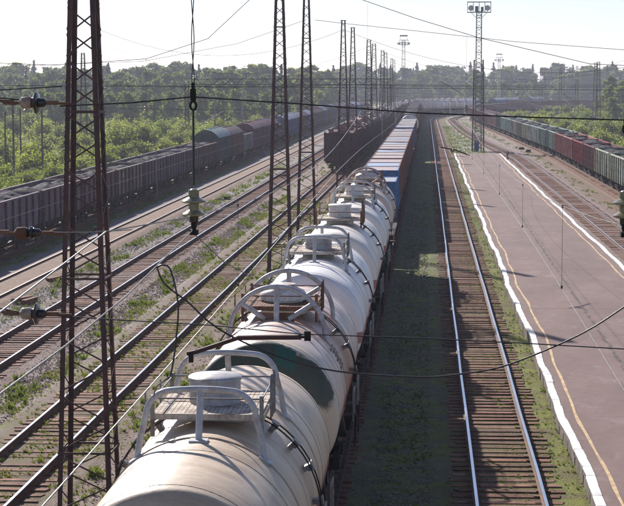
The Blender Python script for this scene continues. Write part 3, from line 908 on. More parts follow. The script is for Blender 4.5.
def arch_square(mt, y, out):
    """rounded bow over the hatch with a post at the middle; out = which way the post leans"""
    h0 = TC + math.sqrt(TR**2 - .87**2) - .02
    top, hw, rc = 5.29, .80, .40
    pts = [(-.93, y, h0 - .03), (-.87, y, h0 + .32)]
    for i in range(7):
        a = PI - PI / 2 * i / 6
        pts.append((-hw + rc + rc * math.cos(a) + .0, y, top - rc + rc * math.sin(a)))
    for i in range(1, 6): pts.append((-hw + rc + (2 * hw - 2 * rc) * i / 6, y, top + .02 * math.sin(PI * i / 6)))
    for i in range(7):
        a = PI / 2 - PI / 2 * i / 6
        pts.append((hw - rc + rc * math.cos(a), y, top - rc + rc * math.sin(a)))
    pts += [(.87, y, h0 + .32), (.93, y, h0 - .03)]
    b = MB(); b.tube(pts, .047, 10)
    b.box((.93, y, h0 - .02), (.22, .2, .05), Matrix.Rotation(R(34), 3, 'Y')); b.box((-.93, y, h0 - .02), (.22, .2, .05), Matrix.Rotation(R(-34), 3, 'Y'))
    me = b.mesh('hoop', mt)
    b = MB(); b.tube([(0, y, top - .01), (0, y + out * .25, TC + TR - .01)], .05, 10); b.box((0, y + out * .25, TC + TR + .012), (.26, .22, .03))
    return me, b.mesh('brace', mt)
def arch_round(mt, y, out):
    cz = TC + TR - .3; r = 1.03
    b = MB()
    pts = [(r * math.cos(PI - PI * i / 22), y, cz + r * math.sin(PI - PI * i / 22) * .99) for i in range(23)]
    pts = [(pts[0][0], y, cz - .16)] + pts + [(pts[-1][0], y, cz - .16)]
    b.tube(pts, .055, 10)
    hoop = b.mesh('hoop', mt)
    br = []
    b = MB(); b.tube([(0, y, cz + r), (0, y + out * .2, TC + TR - .02)], .06, 10); br.append(b.mesh('brace', mt))
    for s in (-1, 1):
        b = MB(); b.tube([(s * r * .76, y, cz + r * .64), (s * .25, y + out * .02, TC + TR + .02)], .055, 10); br.append(b.mesh('brace', mt))
    b = MB(); b.box((0, y, TC + TR + .06), (.75, .06, .22)); br.append(b.mesh('bracket', M['rusty']))
    return hoop, br
def dome_mesh(kind, mt):
    b = MB()
    z = TC + TR - .06
    if kind == 'A': prof = [(.47, z), (.47, z + .10), (.395, z + .10), (.395, z + .62), (.41, z + .625), (.41, z + .665), (.38, z + .69), (.02, z + .705)]
    elif kind == 'B': prof = [(.50, z), (.50, z + .18), (.46, z + .18), (.44, z + .30), (.53, z + .32), (.53, z + .42), (.47, z + .52), (.30, z + .60), (.28, z + .66), (.02, z + .68)]
    else: prof = [(.50, z), (.50, z + .12), (.41, z + .12), (.41, z + .66), (.43, z + .665), (.43, z + .71), (.40, z + .73), (.02, z + .74)]
    b.lathe(prof, 36)
    return b.mesh('hatch_dome', mt)
def bolts_mesh():
    b = MB()
    for i in range(20):
        a = 2 * PI * i / 20
        b.cyl((.445 * math.cos(a), .445 * math.sin(a), 4.60), (.445 * math.cos(a), .445 * math.sin(a), 4.72), .02, n=6)
    b.tube([(.40 * math.cos(2 * PI * i / 24), .40 * math.sin(2 * PI * i / 24), 4.70) for i in range(24)], .03, 6, closed=True)
    return b.mesh('bolt_ring', M['under'])
BOLTS = bolts_mesh()
def tank_spec(i, kind, far=False):
    mt = TP[i]
    rusty = kind == 'B'
    sp = [('shell', tank_shell(mt)), ('underframe', TANKF), ('coupler', TANKC), bogie(-3.9), bogie(3.9)] + [('end_railing', TANKR, (sx * 1.38, sy * 5.35, 0)) for sx in (-1, 1) for sy in (-1, 1)]
    for y in (-4.75, -2.6, 2.6, 4.75): sp.append(('weld_seam', SEAM, (0, y, 0)))
    if kind != 'C':
        for y in (-1.75, 1.75): sp.append(('band', ring(y, TR + .006, .016, mt)))
    wood = M['plank'] if not rusty else M['rusty']
    sp.append(('walkway', plank_platform(wood)))
    sp.append(('railing', railing(M['rusty'] if kind != 'A' else M['galv'])))
    dm = M['dome_grey'] if i in (0, 2) else M['dome_white']
    sp.append(('hatch_dome', dome_mesh(kind, dm), None, None, [('bolt_ring', BOLTS, None, None)]))
    am = M['arch_rust'] if rusty and i > 2 else M['arch_grey']
    if kind == 'A':
        for y, o in ((-1.75, -1), (1.75, 1)):
            h, br = arch_square(am, y, o); sp += [('hoop', h), ('brace', br)]
    elif kind == 'B':
        for y, o in ((-1.65, -1), (1.65, 1)):
            h, brs = arch_round(am, y, o); sp.append(('hoop', h))
            for m_ in brs: sp.append((m_.name.split('.')[0], m_))
    else:
        b = MB(); b.box((.86, -.9, 5.05), (.07, .07, .9)); sp.append(('post', b.mesh('post', M['rusty'])))
        b = MB()
        for s in (-1, 1): b.tube([(s * .78, .7, 4.5), (s * .78, .7, 5.3), (s * .78, .95, 5.3), (s * .78, .95, 4.5)], .018, 6)
        sp.append(('handrail', b.mesh('handrail', M['galv'])))
    for s in (-1, 1):
        sp.append(('ladder', ladder(s, .12, M['under']), None, None, []))
    return sp
def tank_steps(root):
    for s in (-1, 1):
        for a in (34, 49, 64, 84):
            p = on_tank(s * R(a), .12, TR)
            o = link('step', LSTEP, root, p); o.rotation_euler = (0, s * R(a), 0)

ORD = ['first', 'second', 'third', 'fourth', 'fifth', 'sixth', 'seventh', 'eighth', 'ninth', 'tenth', 'eleventh', 'twelfth', 'thirteenth', 'fourteenth', 'fifteenth', 'sixteenth', 'seventeenth', 'eighteenth', 'nineteenth', 'twentieth']
TANK_Y = [26.8 + 12.78 * i for i in range(6)]
tl = ['cream tank wagon with grey hoops and a plank walkway, nearest the camera',
      'rust streaked tank wagon with a dark green end and round spoked hoops',
      'clean white tank wagon with plain grey hoops, between two differently built tank wagons',
      'cream white tank wagon with a bare round hatch and no hoops',
      'off-white tank wagon with grey hoops, between the hoopless one and the rusty last one',
      'rusty tank wagon with spoked brown hoops, last before the blue containers']
for i, y in enumerate(TANK_Y):
    kind = 'ABACAB'[i]
    r = thing('tank_wagon', tl[i], 'tank wagon', (OFF['tank'](y), y, 0), 0, 'tank wagons at the head of the middle train')
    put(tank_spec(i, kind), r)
    tank_steps(r)
    if i == 1:     # stencilled data plate, unreadable at this size
        b = MB(); q = random.Random(5)
        for row in range(6):
            for col in range(5):
                if q.random() < .75:
                    th = R(52 + row * 3.4)
                    b.box(on_tank(th, -2.15 + col * .17, TR + .006), (.06, .10, .004), Matrix.Rotation(th, 3, 'Y'))
        link('stencil_marks', b.mesh('stencil_marks', M['seam']), r, kind='stuff')

# containers on flat wagons
BR, BL, PK, GY, RD, WH = (.19, .10, .08), (.075, .185, .37), (.50, .40, .375), (.30, .30, .31), (.24, .085, .07), (.60, .61, .64)
def container(loc, rz, wall, roof, label, H=2.59, group='containers on the middle train'):
    r = thing('container', label, 'container', loc, rz, group)
    w_, f_, ro_, d_ = CONT[H]
    put([('wall', w_), ('frame', f_), ('roof', ro_, None, None, None, roof), ('door', d_, (0, -3.03, 0), 0)], r, wall)
flat_pat = [
    [None, None, (BL, (.30, .42, .55), 2.25)],
    [(BL, PK, 2.59), (BR, (.30, .50, .74), 2.59), (RD, PK, 2.59)],
    [(BR, PK, 2.59), (RD, PK, 2.59), (BR, (.40, .56, .74), 2.59)],
    [(RD, PK, 2.59), (BR, (.48, .42, .40), 2.59), (BR, (.48, .52, .6), 2.59)],
    [(BR, PK, 2.59), (RD, (.34, .52, .74), 2.59), (BR, PK, 2.59)],
    [(BR, (.46, .40, .39), 2.59), (RD, PK, 2.59), (BR, (.5, .52, .58), 2.59)],
    [(RD, PK, 2.59), (BR, WH, 2.59), None],
    [(BL, WH, 2.59), (BL, PK, 2.59), (BR, WH, 2.59)],
    [(RD, PK, 2.59), (BL, WH, 2.59), (BR, PK, 2.59)],
    [(BR, WH, 2.59), (BR, PK, 2.59), (RD, WH, 2.59)],
]
cname = {BR: 'brown', BL: 'blue', RD: 'red brown'}
t = 97.2
for i, pat in enumerate(flat_pat):
    tc = t + 9.8
    loc, rz = frame('tank', tc)
    r = thing('flat_wagon', f'flat container wagon, {ORD[i]} behind the tank wagons in the middle train', 'flat wagon', loc, rz, 'flat wagons under the containers')
    put([('deck', FLATM), ('coupler', FLATC), bogie(-7.36, i > 3), bogie(7.36, i > 3)], r)
    for j, cc in enumerate(pat):
        if cc is None: continue
        yy = tc + (j - 1) * 6.12
        place = ('near', 'middle', 'far')[j]
        lab = f'{cname[cc[0]]} container at the {place} end of the {ORD[i]} container wagon' if j != 1 else f'{cname[cc[0]]} container in the middle of the {ORD[i]} container wagon'
        if i == 0: lab = 'low blue container with a pale top, just behind the rusty last tank wagon'
        if i == 1 and j == 0: lab = 'tall blue container with a brown top, behind the low blue one'
        container((OFF['tank'](yy), yy, DECK), 0, cc[0], cc[1], lab, cc[2])
    t += 19.62
# far tank wagons, then mixed wagons round the curve
b = MB()
prof = [(max(rr, .02), -4.9 - z) for rr, z in reversed(ell(5))] + [(max(rr, .02), 4.9 + z) for rr, z in ell(5)]
b.lathe(prof, 28, rotY, org=(0, 0, TC)); FSH = b.mesh('shell', M['paint_clean'])
b = MB()
b.tube([(1.52 * math.sin(a), 0, TC + 1.52 * math.cos(a)) for a in [2 * PI * k / 24 for k in range(24)]], .05, 5, closed=True)
FBAND = b.mesh('band', M['rusty'])
b = MB(); b.cyl((0, 0, 4.5), (0, 0, 5.2), .5, n=14); b.box((0, 0, 4.7), (1.6, 2, .08)); FDOME = b.mesh('hatch_dome', M['dome_white'])
b = MB(); b.tube([(-.9, 0, 4.2), (-.8, 0, 5.1), (0, 0, 5.35), (.8, 0, 5.1), (.9, 0, 4.2)], .07, 6); FHOOP = b.mesh('hoop', M['arch_rust'])
q = random.Random(21)
t += 6.4
nfar = 0
while t < 625:
    loc, rz = frame('tank', t)
    if nfar < 6:
        lab = f'pale tank wagon in the distance, {ORD[nfar]} beyond the far end of the containers'; grp = None
    else: lab, grp = 'one of the white tank wagons strung round the far curve', 'white tank wagons on the far curve'
    r = thing('tank_wagon', lab, 'tank wagon', loc, rz, grp)
    cc = q.choice([(.70, .68, .66), (.66, .60, .54), (.72, .70, .70), (.6, .52, .45)])
    put([('shell', FSH), *[('band', FBAND, (0, yb, 0)) for yb in (-3.9, -1.5, 1.5, 3.9)], ('hatch_dome', FDOME), ('hoop', FHOOP, (0, -1.6, 0)), ('hoop', FHOOP, (0, 1.6, 0)), ('underframe', TANKF), bogie(-3.9, True), bogie(3.9, True)], r, cc)
    t += 12.3; nfar += 1
k = 0
while t < 905:
    loc, rz = frame('tank', t + 7)
    if k in (1, 2, 4):
        col = ((.08, .16, .30), (.34, .15, .08), (.30, .28, .30))[(1, 2, 4).index(k)]
        nm = ('blue', 'orange brown', 'grey')[(1, 2, 4).index(k)]
        r = thing('covered_wagon', f'{nm} covered wagon far off on the curve behind the red open wagons', 'covered wagon', loc, rz)
        put(boxcar_spec(BX, False, col, (.5, .5, .5)), r, col); t += 14.7
    else:
        r = thing('open_wagon', 'one of the dark coal wagons trailing right along the far curve', 'open wagon', loc, rz, 'dark coal wagons on the far curve')
        put(gondola_spec(False, 900 + k), r, q.choice([(.07, .05, .05), (.09, .05, .045), (.06, .06, .07)])); t += 13.92
    k += 1

# the scrap train on the weedy track
t = 196.2; k = 0
q = random.Random(31)
while t < 640:
    loc, rz = frame('near', t + 6.96)
    grp = 'tall scrap wagons in the dark red train'
    lc = (.20, .075, .07) if k < 5 else ((.34, .24, .22) if k < 10 else (.50, .46, .45))
    if k == 0: lab = 'tall dark red wagon of scrap whose end wall faces the camera'
    elif k < 14: lab = f'tall dark red wagon heaped with scrap, {ORD[k]} from the near end of its train'
    else: lab, grp = 'one of the last tall scrap wagons before the far curve', 'scrap wagons fading into the distance'
    r = thing('scrap_wagon', lab, 'open wagon', loc, rz, grp)
    put(tall_spec(k < 6, 300 + k, lc), r, q.choice([(.075, .032, .042), (.09, .035, .04), (.065, .035, .05)]))
    t += 13.92; k += 1

# long left train
t = 84.7; k = 0
q = random.Random(41)
seq = ['g'] * 9 + ['green', 'brown', 'low', 'maroon', 'maroon', 'maroon', 'g', 'blue', 'blue', 'brownw', 'brown', 'blue', 'brown', 'maroon', 'brown', 'blue', 'brown', 'brown', 'blue', 'brown', 'maroon', 'brown', 'blue', 'brown']
PURP = [(.185, .125, .16), (.20, .145, .18), (.185, .12, .14), (.195, .10, .11), (.18, .09, .095)]
plates = MB(); plates.box((0, 0, 0), (.012, .34, .30)); PLATE = plates.mesh('data_plate', M['paint_clean'])
kb = 0
for k, s in enumerate(seq):
    L = 13.92 if s in ('g', 'low') else 14.75
    loc, rz = frame('left', t + L / 2)
    if s == 'g':
        n = k
        lab = f'dark purple grey coal wagon, {ORD[n]} of the left train counted from the camera' if k < 9 else 'lone coal wagon between covered wagons of the left train'
        r = thing('open_wagon', lab, 'open wagon', loc, rz, 'coal wagons of the left train')
        col = PURP[k % 5] if k != 4 else (.24, .19, .15)
        dk = tuple(.38 * c_ for c_ in col)  # posts darker than panels: backlit shade between the panels put into the colour
        put([(list(x) + [None] * 6)[:5] + [dk] if x[0] == 'post' else x for x in gondola_spec(k < 9, 500 + k)], r, col)
        if k == 2:
            o = link('data_plate', PLATE, r, (1.455, -2.7, 1.75), 0, (.42, .055, .035), label='orange red plate'); o = link('data_plate', PLATE, r, (1.455, .9, 2.3), 0, (.35, .13, .06), label='rusty orange plate')
        if k == 4: link('data_plate', PLATE, r, (1.455, -3.6, 2.75), 0, (.40, .48, .62), label='pale blue plate')
    elif s == 'low':
        r = thing('open_wagon', 'pale grey empty open wagon between brown and maroon covered wagons', 'open wagon', loc, rz, 'coal wagons of the left train')
        put(gondola_spec(True, 500 + k, False), r, (.28, .27, .27))
    else:
        col, roof, B, nm = {
            'green': ((.060, .095, .095), (.26, .33, .31), BXR, 'dark green'), 'brown': ((.14, .065, .05), (.16, .09, .075), BX, 'brown'),
            'maroon': ((.14, .05, .075), (.20, .085, .10), BX, 'maroon'), 'blue': ((.07, .105, .27), (.45, .47, .52), BX, 'blue'), 'brownw': ((.14, .065, .05), (.42, .40, .40), BX, 'brown')}[s]
        if s == 'green': lab = 'green covered wagon with a pale rounded roof at the end of the coal wagons'
        elif k < 20: lab = f'{nm} covered wagon, {ORD[k - 9]} from the round-roofed green one in the left train'
        else: lab = None
        if lab: r = thing('covered_wagon', lab, 'covered wagon', loc, rz, 'covered wagons of the left train')
        else: r = thing('covered_wagon', f'one of the distant {nm} covered wagons far back in the left train', 'covered wagon', loc, rz, f'distant {nm} covered wagons of the left train')
        put(boxcar_spec(B, k < 14, col, roof), r, col)
    t += L

# right train
GREEN, CREAMG, PGREEN = (.13, .24, .18), (.42, .43, .33), (.34, .42, .38)
rc = [((.34, .07, .07), 'red'), ((.15, .24, .17), 'green', CREAMG), ((.16, .25, .18), 'green with cream posts', CREAMG), ((.15, .045, .06), 'dark red'), ((.14, .09, .10), 'grey brown and red', (.30, .03, .04)), ((.24, .07, .075), 'red', (.40, .18, .17)), ((.23, .06, .065), 'red', (.36, .14, .13)),
      ((.15, .24, .21), 'grey green', (.32, .44, .40)), ((.07, .14, .125), 'dark green', (.30, .40, .36)), ((.32, .38, .37), 'pale grey', (.36, .44, .42)), ((.34, .36, .30), 'pale olive', (.38, .40, .33)), ((.20, .20, .165), 'dark olive'), ((.30, .30, .28), 'grey'), ((.24, .37, .34), 'pale teal', (.36, .46, .42)),
      ((.26, .38, .34), 'pale teal', (.38, .48, .44)), ((.06, .12, .09), 'dark green'), ((.34, .20, .21), 'pinkish'), ((.30, .20, .20), 'pinkish brown')]
t = 136.6; k = 0
q = random.Random(51)
while t < 850:
    loc, rz = frame('right', t + 6.96)
    if k < len(rc):
        e = rc[k]
        col, nm = e[0], e[1]
        r = thing('open_wagon', f'{nm} coal wagon, {ORD[k]} from the right edge in the right-hand train', 'open wagon', loc, rz, 'coal wagons of the right train')
        sp = gondola_spec(k < 12, 700 + k)
        pc = e[2] if len(e) > 2 else None
        if pc: sp = [(list(x) + [None] * 6)[:5] + [pc] if x[0] in ('post', 'top_rail') else x for x in sp]
        put(sp, r, col)
    else:
        r = thing('open_wagon', 'one of the maroon wagons at the far end of the right-hand train', 'open wagon', loc, rz, 'far maroon wagons of the right train')
        put(gondola_spec(False, 700 + k), r, q.choice([(.19, .06, .075), (.16, .06, .07), (.22, .09, .10)]))
    t += 13.92; k += 1

# ------------------------------------------------------------------ masts
def mast_bays(h, wb, wt):
    zs = [0.0]; z = .25
    zs = [.25]
    while z < h - .3:
        wdt = wb + (wt - wb) * z / h
        z = min(h, z + .47 + wdt * .17)
        zs.append(z)
    return zs
def mast_parts(h, wb, wt, leg, brace, detailed, mt, every=4, zbase=-.4):
    half = lambda z: (wb + (wt - wb) * z / h) / 2
    sp = []
    crn = [(-1, -1), (1, -1), (1, 1), (-1, 1)]
    for sx, sy in crn:
        b = MB()
        p0 = Vector((sx * half(0), sy * half(0), zbase)); p1 = Vector((sx * half(h), sy * half(h), h))
        if detailed:
            b.bar(p0 + Vector((-sx * leg * .4, 0, 0)), p1 + Vector((-sx * leg * .4, 0, 0)), leg, .02, up=(0, 1, 0)) if False else None
            # steel angle: two flat plates at right angles
            ax = Vector((-sx, 0, 0)) * leg; ay = Vector((0, -sy, 0)) * leg; th = .016
            for a, n_ in ((ax, Vector((0, -sy, 0)) * th), (ay, Vector((-sx, 0, 0)) * th)):
                vs = [p0, p0 + a, p0 + a + n_, p0 + n_, p1, p1 + a, p1 + a + n_, p1 + n_]
                b.add(vs, [(0, 1, 2, 3), (7, 6, 5, 4), (0, 4, 5, 1), (1, 5, 6, 2), (2, 6, 7, 3), (3, 7, 4, 0)])
        else: b.bar(p0, p1, leg)
        sp.append(('leg', b.mesh('leg', mt)))
    zs = mast_bays(h, wb, wt)
    allb = MB()
    for i in range(len(zs) - 1):
        z0, z1 = zs[i], zs[i + 1]
        for f in range(4):
            a, c = crn[f], crn[(f + 1) % 4]
            P = lambda s, z: Vector((s[0] * half(z), s[1] * half(z), z))
            n_ = Vector(((a[0] + c[0]) / 2, (a[1] + c[1]) / 2, 0))
            for kx, (u, v, zu, zv) in enumerate((((a, c, z0 + .05, z1 - .05), (a, c, z1 - .05, z0 + .05))[i % 2],)):
                off = n_ * (.004 + .012 * kx)
                b = MB() if detailed else allb
                b.bar(P(u, zu) + off, P(v, zv) + off, brace, .010 if detailed else brace * .6, up=n_)
                if detailed: sp.append(('brace', b.mesh('brace', mt)))
            if i % every == 2:
                b = MB() if detailed else allb
                b.bar(P(a, z0) + n_ * .01, P(c, z0) + n_ * .01, brace * 1.4, .012, up=n_)
                if detailed: sp.append(('strut', b.mesh('strut', mt)))
    if not detailed: sp.append(('bracing', allb.mesh('bracing', mt)))
    b = MB(); b.box((0, 0, -.28), (wb + .5, wb + .5, .5)); sp.append(('footing', b.mesh('footing', M['concrete'])))
    b = MB(); b.box((0, 0, h), (wt + .12, wt + .12, .06)); sp.append(('cap', b.mesh('cap', mt)))
    return sp
near_masts = [(39.5, -7.62, 'rusty lattice mast nearest the camera, cut off by the top of the view'),
              (90.5, -7.45, 'second rusty lattice mast, rising behind the white tank wagon'),
              (113.0, -7.6, 'third lattice mast, close to the right of the second one'),
              (163.0, -7.6, 'fourth lattice mast, standing in front of the scrap wagons'),
              (184.0, -7.6, 'fifth lattice mast, just behind the fourth by the scrap wagons')]
for y, x, lab in near_masts:
    r = thing('lattice_mast', lab, 'mast', (x, y, -.2), 0, 'overhead line masts beside the tank wagons')
    put(mast_parts(15.6, 1.27, .38, .105, .036, True, M['mast'], 6), r)
b = MB(); b.box((.0, 0, 0), (.16, .2, .24)); b.box((0, -.1, .1), (.2, .1, .06)); CLAMP = b.mesh('clamp', M['galv'])
FARM = mast_parts(15.6, 1.25, .45, .12, .05, False, M['mast_far'])
far_masts = [(235, -7.6), (258, -7.6), (308, -7.6), (331, -7.6), (405, -7.9), (430, -7.9)]
for i, (y, x) in enumerate(far_masts):
    r = thing('lattice_mast', f'distant lattice mast, {ORD[i]} beyond the pair at the scrap wagons', 'mast', (x, y, -.2), 0, 'overhead line masts beside the tank wagons')
    put(FARM, r)
side_masts = [(284, -55, 'lone lattice mast above the woods, seen through the nearest mast'), (402, 38.2, 'lattice mast in the bushes at the right edge, front of a close pair'), (424, 39.6, 'lattice mast at the right edge, rear of a close pair'),
              (553, 41, 'lattice mast right of the pale trees near the far curve'), (600, 38, 'thin lattice mast beyond the coal wagons of the far curve'), (505, 42, 'lattice mast in the bushes, second from the right edge')]
for y, x, lab in side_masts:
    r = thing('lattice_mast', lab, 'mast', (x, y, -1.0), 0, 'lattice masts beside the yard'); put(FARM, r)

def flood_mast(x, y, h, lab, wb, wt, two, head, mt):
    r = thing('floodlight_mast', lab, 'floodlight mast', (x, y, -.2))
    sp = mast_parts(h - 1.4, wb, wt, .13, .06, False, mt, 3)
    if two: sp += [e for e in mast_parts(13.4, wb + .75, wb + .35, .16, .07, False, M['mast_far'], 2) if e[0] in ('leg', 'bracing')]
    put(sp, r)
    b = MB()
    if head == 'box':
        z0, z1, hw, hd = h - 1.5, h, 1.7, .55
        for z in (z0, z1):
            for s in (-1, 1): b.bar((-hw, s * hd, z), (hw, s * hd, z), .09); b.bar((s * hw, -hd, z), (s * hw, hd, z), .09)
        for x_ in (-hw, -hw / 2, 0, hw / 2, hw):
            for s in (-1, 1): b.bar((x_, s * hd, z0), (x_, s * hd, z1), .06)
        b.box((0, 0, z0 + .03), (2 * hw, 2 * hd, .05))
        for s in (-1, 1): b.bar((s * .3, 0, z0 - .9), (s * 1.2, 0, z0), .07); b.bar((-.3, s * .3, z0 - .85), (.3, s * .3, z0 - .85), .07)
        b.box((-.35, 0, z0 + .5), (.5, .3, .8)); b.box((.45, 0, z0 + .45), (.4, .3, .7))
        link('head_frame', b.mesh('head_frame', mt), r)
        for s in (-1, 1):
            b = MB(); rot = Matrix.Rotation(PI / 2 + .25, 3, 'X')
            b.lathe([(.12, -.3), (.34, -.1), (.42, .12), (.42, .16), (.36, .16), (.30, .13)], 16, rot, org=(s * 1.2, -.2, z0 + .65)); b.box((s * 1.2, -.05, z0 + .35), (.1, .3, .5))
            p = link('floodlight', b.mesh('floodlight', M['white_paint']), r)
            b = MB(); b.lathe([(.01, .1), (.29, .12), (.3, .14)], 16, rot, org=(s * 1.2, -.2, z0 + .65)); link('lens', b.mesh('lens', M['lamp_glass']), p)
    else:
        z0, z1 = h - 2.6, h - 1.2
        for z, rr in ((z0, 1.5), (z0 + .7, 1.75), (z1, 1.5)):
            b.tube([(rr * math.cos(2 * PI * i / 20), rr * math.sin(2 * PI * i / 20), z) for i in range(20)], .06, 5, closed=True)
        for i in range(10):
            a = 2 * PI * i / 10
            b.bar((1.5 * math.cos(a), 1.5 * math.sin(a), z0), (1.5 * math.cos(a), 1.5 * math.sin(a), z1), .06)
        b.cyl((0, 0, z0), (0, 0, z0 + .05), 1.5, n=20)
        for s in (-1, 1):
            for u in (-1, 1): b.bar((s * 1.1, u * .9, z1), (s * .95, u * .8, h), .07)
        link('head_frame', b.mesh('head_frame', mt), r)
        b = MB(); b.box((0, 0, h + .1), (2.3, 2.1, .35)); link('roof', b.mesh('roof', M['mast_far']), r)
        for i in range(6):
            a = 2 * PI * i / 6 + .3
            b = MB(); b.cyl((1.5 * math.cos(a), 1.5 * math.sin(a), z0 + .45), (1.9 * math.cos(a), 1.9 * math.sin(a), z0 + .35), .2, .32, n=10)
            link('floodlight', b.mesh('floodlight', M['white_paint']), r)
flood_mast(7.6, 264, 21.8, 'tall floodlight mast with two round lamps at the end of the platform', .95, .72, True, 'box', M['galv'])
flood_mast(-6.9, 533, 24.0, 'distant floodlight mast with a roofed round basket above the middle train', 1.2, .8, False, 'basket', M['galv'])
flood_mast(28.7, 715, 21.5, 'faint floodlight mast standing above the far woods', 1.1, .8, False, 'basket', M['white_paint'])
b = MB(); b.box((0, 0, .75), (.6, .35, 1.1)); b.box((0, 0, 1.33), (.7, .45, .06)); b.box((0, 0, .1), (.4, .25, .4)); b.box((.1, -.185, .75), (.42, .02, .9)); b.box((-.18, -.2, .8), (.04, .03, .2))
solo('cabinet', b.mesh('cabinet', M['blue_paint']), 'small blue cabinet at the foot of the floodlight mast', 'cabinet', (7.4, 262.6, -.2))

# gantry behind the left trains
r = thing('gantry', 'long lattice gantry spanning the left tracks in front of the woods', 'gantry', (0, 302, 0))
b = MB()
for z in (9.55, 10.5):
    for s in (-.25, .25): b.bar((-41, s, z), (-6, s, z), .14)
for i in range(36):
    x = -41 + i * 35 / 36
    u, v = (9.55, 10.5) if i % 2 else (10.5, 9.55)
    for s in (-.25, .25): b.bar((x, s, u), (x + 35 / 36, s, v), .08)
    b.bar((x, -.25, 10.5), (x, .25, 10.5), .06)
link('beam', b.mesh('beam', M['mast_far']), r)
for x in (-40.7, -24.3, -6.3):
    b = MB()
    for sx in (-1, 1):
        for sy in (-1, 1): b.bar((x + sx * .3, sy * .35, -1.2), (x + sx * .3, sy * .25, 9.6), .13)
    for i in range(14):
        z = -1 + i * .75
        for s in (-.3, .3): b.bar((x - .3, s, z), (x + .3, s, z + .75), .06); b.bar((x + s, -.3, z), (x + s, .3, z + .75), .06)
    link('post', b.mesh('post', M['mast_far']), r)

# poles
def pole(x, y, z0, h, r0, mt, lab, arms=0, group=None, cat='pole', name='utility_pole'):
    r = thing(name, lab, cat, (x, y, z0), 0, group)
    b = MB(); b.tube([(0, 0, -.3), (0, 0, h)], [r0, r0 * .65], 10); link('shaft', b.mesh('shaft', mt), r)
    for i in range(arms):
        b = MB(); b.bar((-.9, .1, h - .3 - i * .6), (.9, .1, h - .3 - i * .6), .09)
        for s in (-.8, -.4, .4, .8): b.cyl((s, .1, h - .25 - i * .6), (s, .1, h - .06 - i * .6), .05, .035, n=6)
        link('crossarm', b.mesh('crossarm', M['wood_pole']), r)
    return r
pole(-46.8, 196, -1.0, 7.6, .13, M['wood_pole'], 'grey wooden pole at the left edge, leftmost of a close pair')
pole(-45.2, 193, -1.0, 8.9, .14, M['wood_pole'], 'tall grey wooden pole at the left edge, right of a close pair')
pole(-46.0, 200, -1.0, 7.9, .12, M['wood_pole'], 'thin grey pole between the two left-edge poles')
pole(-42.0, 193, -1.0, 7.9, .13, M['wood_pole'], 'single wooden pole in the field left of the nearest mast')
pole(-24.2, 159, -.6, 4.6, .06, M['concrete'], 'short thin grey post beside the coal wagons with a curved arm')
b = MB(); b.tube([(-24.2, 159, 3.9), (-24.6, 159, 4.1), (-26.2, 159.3, 3.95), (-28.6, 160, 3.2), (-30.5, 160.5, 2.4)], .03, 6)
solo('drop_cable', b.mesh('drop_cable', M['wire']), 'slack cable drooping from the short post over the coal wagons', 'cable')
for i, (x, y, h) in enumerate([(-34.5, 290, 8.6), (-34.2, 330, 8.8), (-6.8, 273, 9.6), (-6.0, 345, 9.4), (5.8, 614, 9.2), (-2.6, 700, 9.0), (46, 560, 9.5)]):
    lab = ['grey concrete pole behind the round-roofed green wagon', 'concrete pole behind the maroon covered wagons', 'concrete pole between the scrap train and the containers', 'distant concrete pole beside the end of the scrap train',
           'concrete pole with a bracket by the far curve', 'far concrete pole in front of the dark conifers', 'pale concrete pole among the bushes on the right'][i]
    r = pole(x, y, -.8 if abs(x) > 30 else -.2, h, .17, M['concrete'], lab)
    b = MB(); b.bar((0, 0, h - 1.2), (2.6, 0, h - .6), .08); b.bar((0, 0, h - .3), (2.6, 0, h - .6), .06); link('bracket', b.mesh('bracket', M['galv']), r)

# ------------------------------------------------------------------ overhead wires
def wire(name, pts, rad, mt, lab, cat='wire', n=6, group=None):
    b = MB(); b.tube(pts, rad, n)
    return solo(name, b.mesh(name, mt), lab, cat, group=group)
def sag(p0, p1, s, n=24):
    p0, p1 = Vector(p0), Vector(p1)
    return [p0.lerp(p1, i / n) - Vector((0, 0, 4 * s * (i / n) * (1 - i / n))) for i in range(n + 1)]
SUP = [-57.5, 16.5, 90.5, 163.5, 236, 309, 382, 455]
def catenary(key, lab, zz=.18, s0=1):
    r = thing('catenary', lab, 'overhead wire')
    cp = []; t_ = -10
    def X(t):   # stagger
        u = (t - 16.5) / 73.5
        return OFF[key](t) + zz * math.sin(PI * u + s0)
    b = MB()
    pts = [Vector(path(t, X(t))[:2] + (6.36,)) for t in range(6, 456, 6)]
    b.tube(pts, .0075, 5); link('contact_wire', b.mesh('contact_wire', M['copper']), r)
    mp = []; drop = MB()
    for i in range(len(SUP) - 1):
        a, c = SUP[i], SUP[i + 1]
        for k in range(13):
            t = a + (c - a) * k / 12
            if t < 6 or (k == 0 and mp): continue
            h = 8.28 - 1.05 * 4 * (k / 12) * (1 - k / 12)
            mp.append(Vector(path(t, X(t))[:2] + (h,)))
            if k in (2, 4, 6, 8, 10): 
                d = MB(); x_, y_ = path(t, X(t))[:2]; d.tube([(x_, y_, h), (x_, y_, 6.37)], .003, 4); d.box((x_, y_, 6.39), (.03, .05, .05)); d.box((x_, y_, h), (.03, .05, .05))
                link('dropper', d.mesh('dropper', M['wire']), r)
    b = MB(); b.tube(mp, .007, 5); link('messenger_wire', b.mesh('messenger_wire', M['copper']), r)
    return r
catenary('main', 'overhead wires above the shiny track beside the platform', .2, .5)
catenary('tank', 'overhead wires above the tank wagons', .25, 2.0)
catenary('near', 'overhead wires above the weedy track and the scrap wagons')
catenary('mid', 'overhead wires above the clean track left of the weedy one')
catenary('isle', 'overhead wires above the curved track right of the platform')

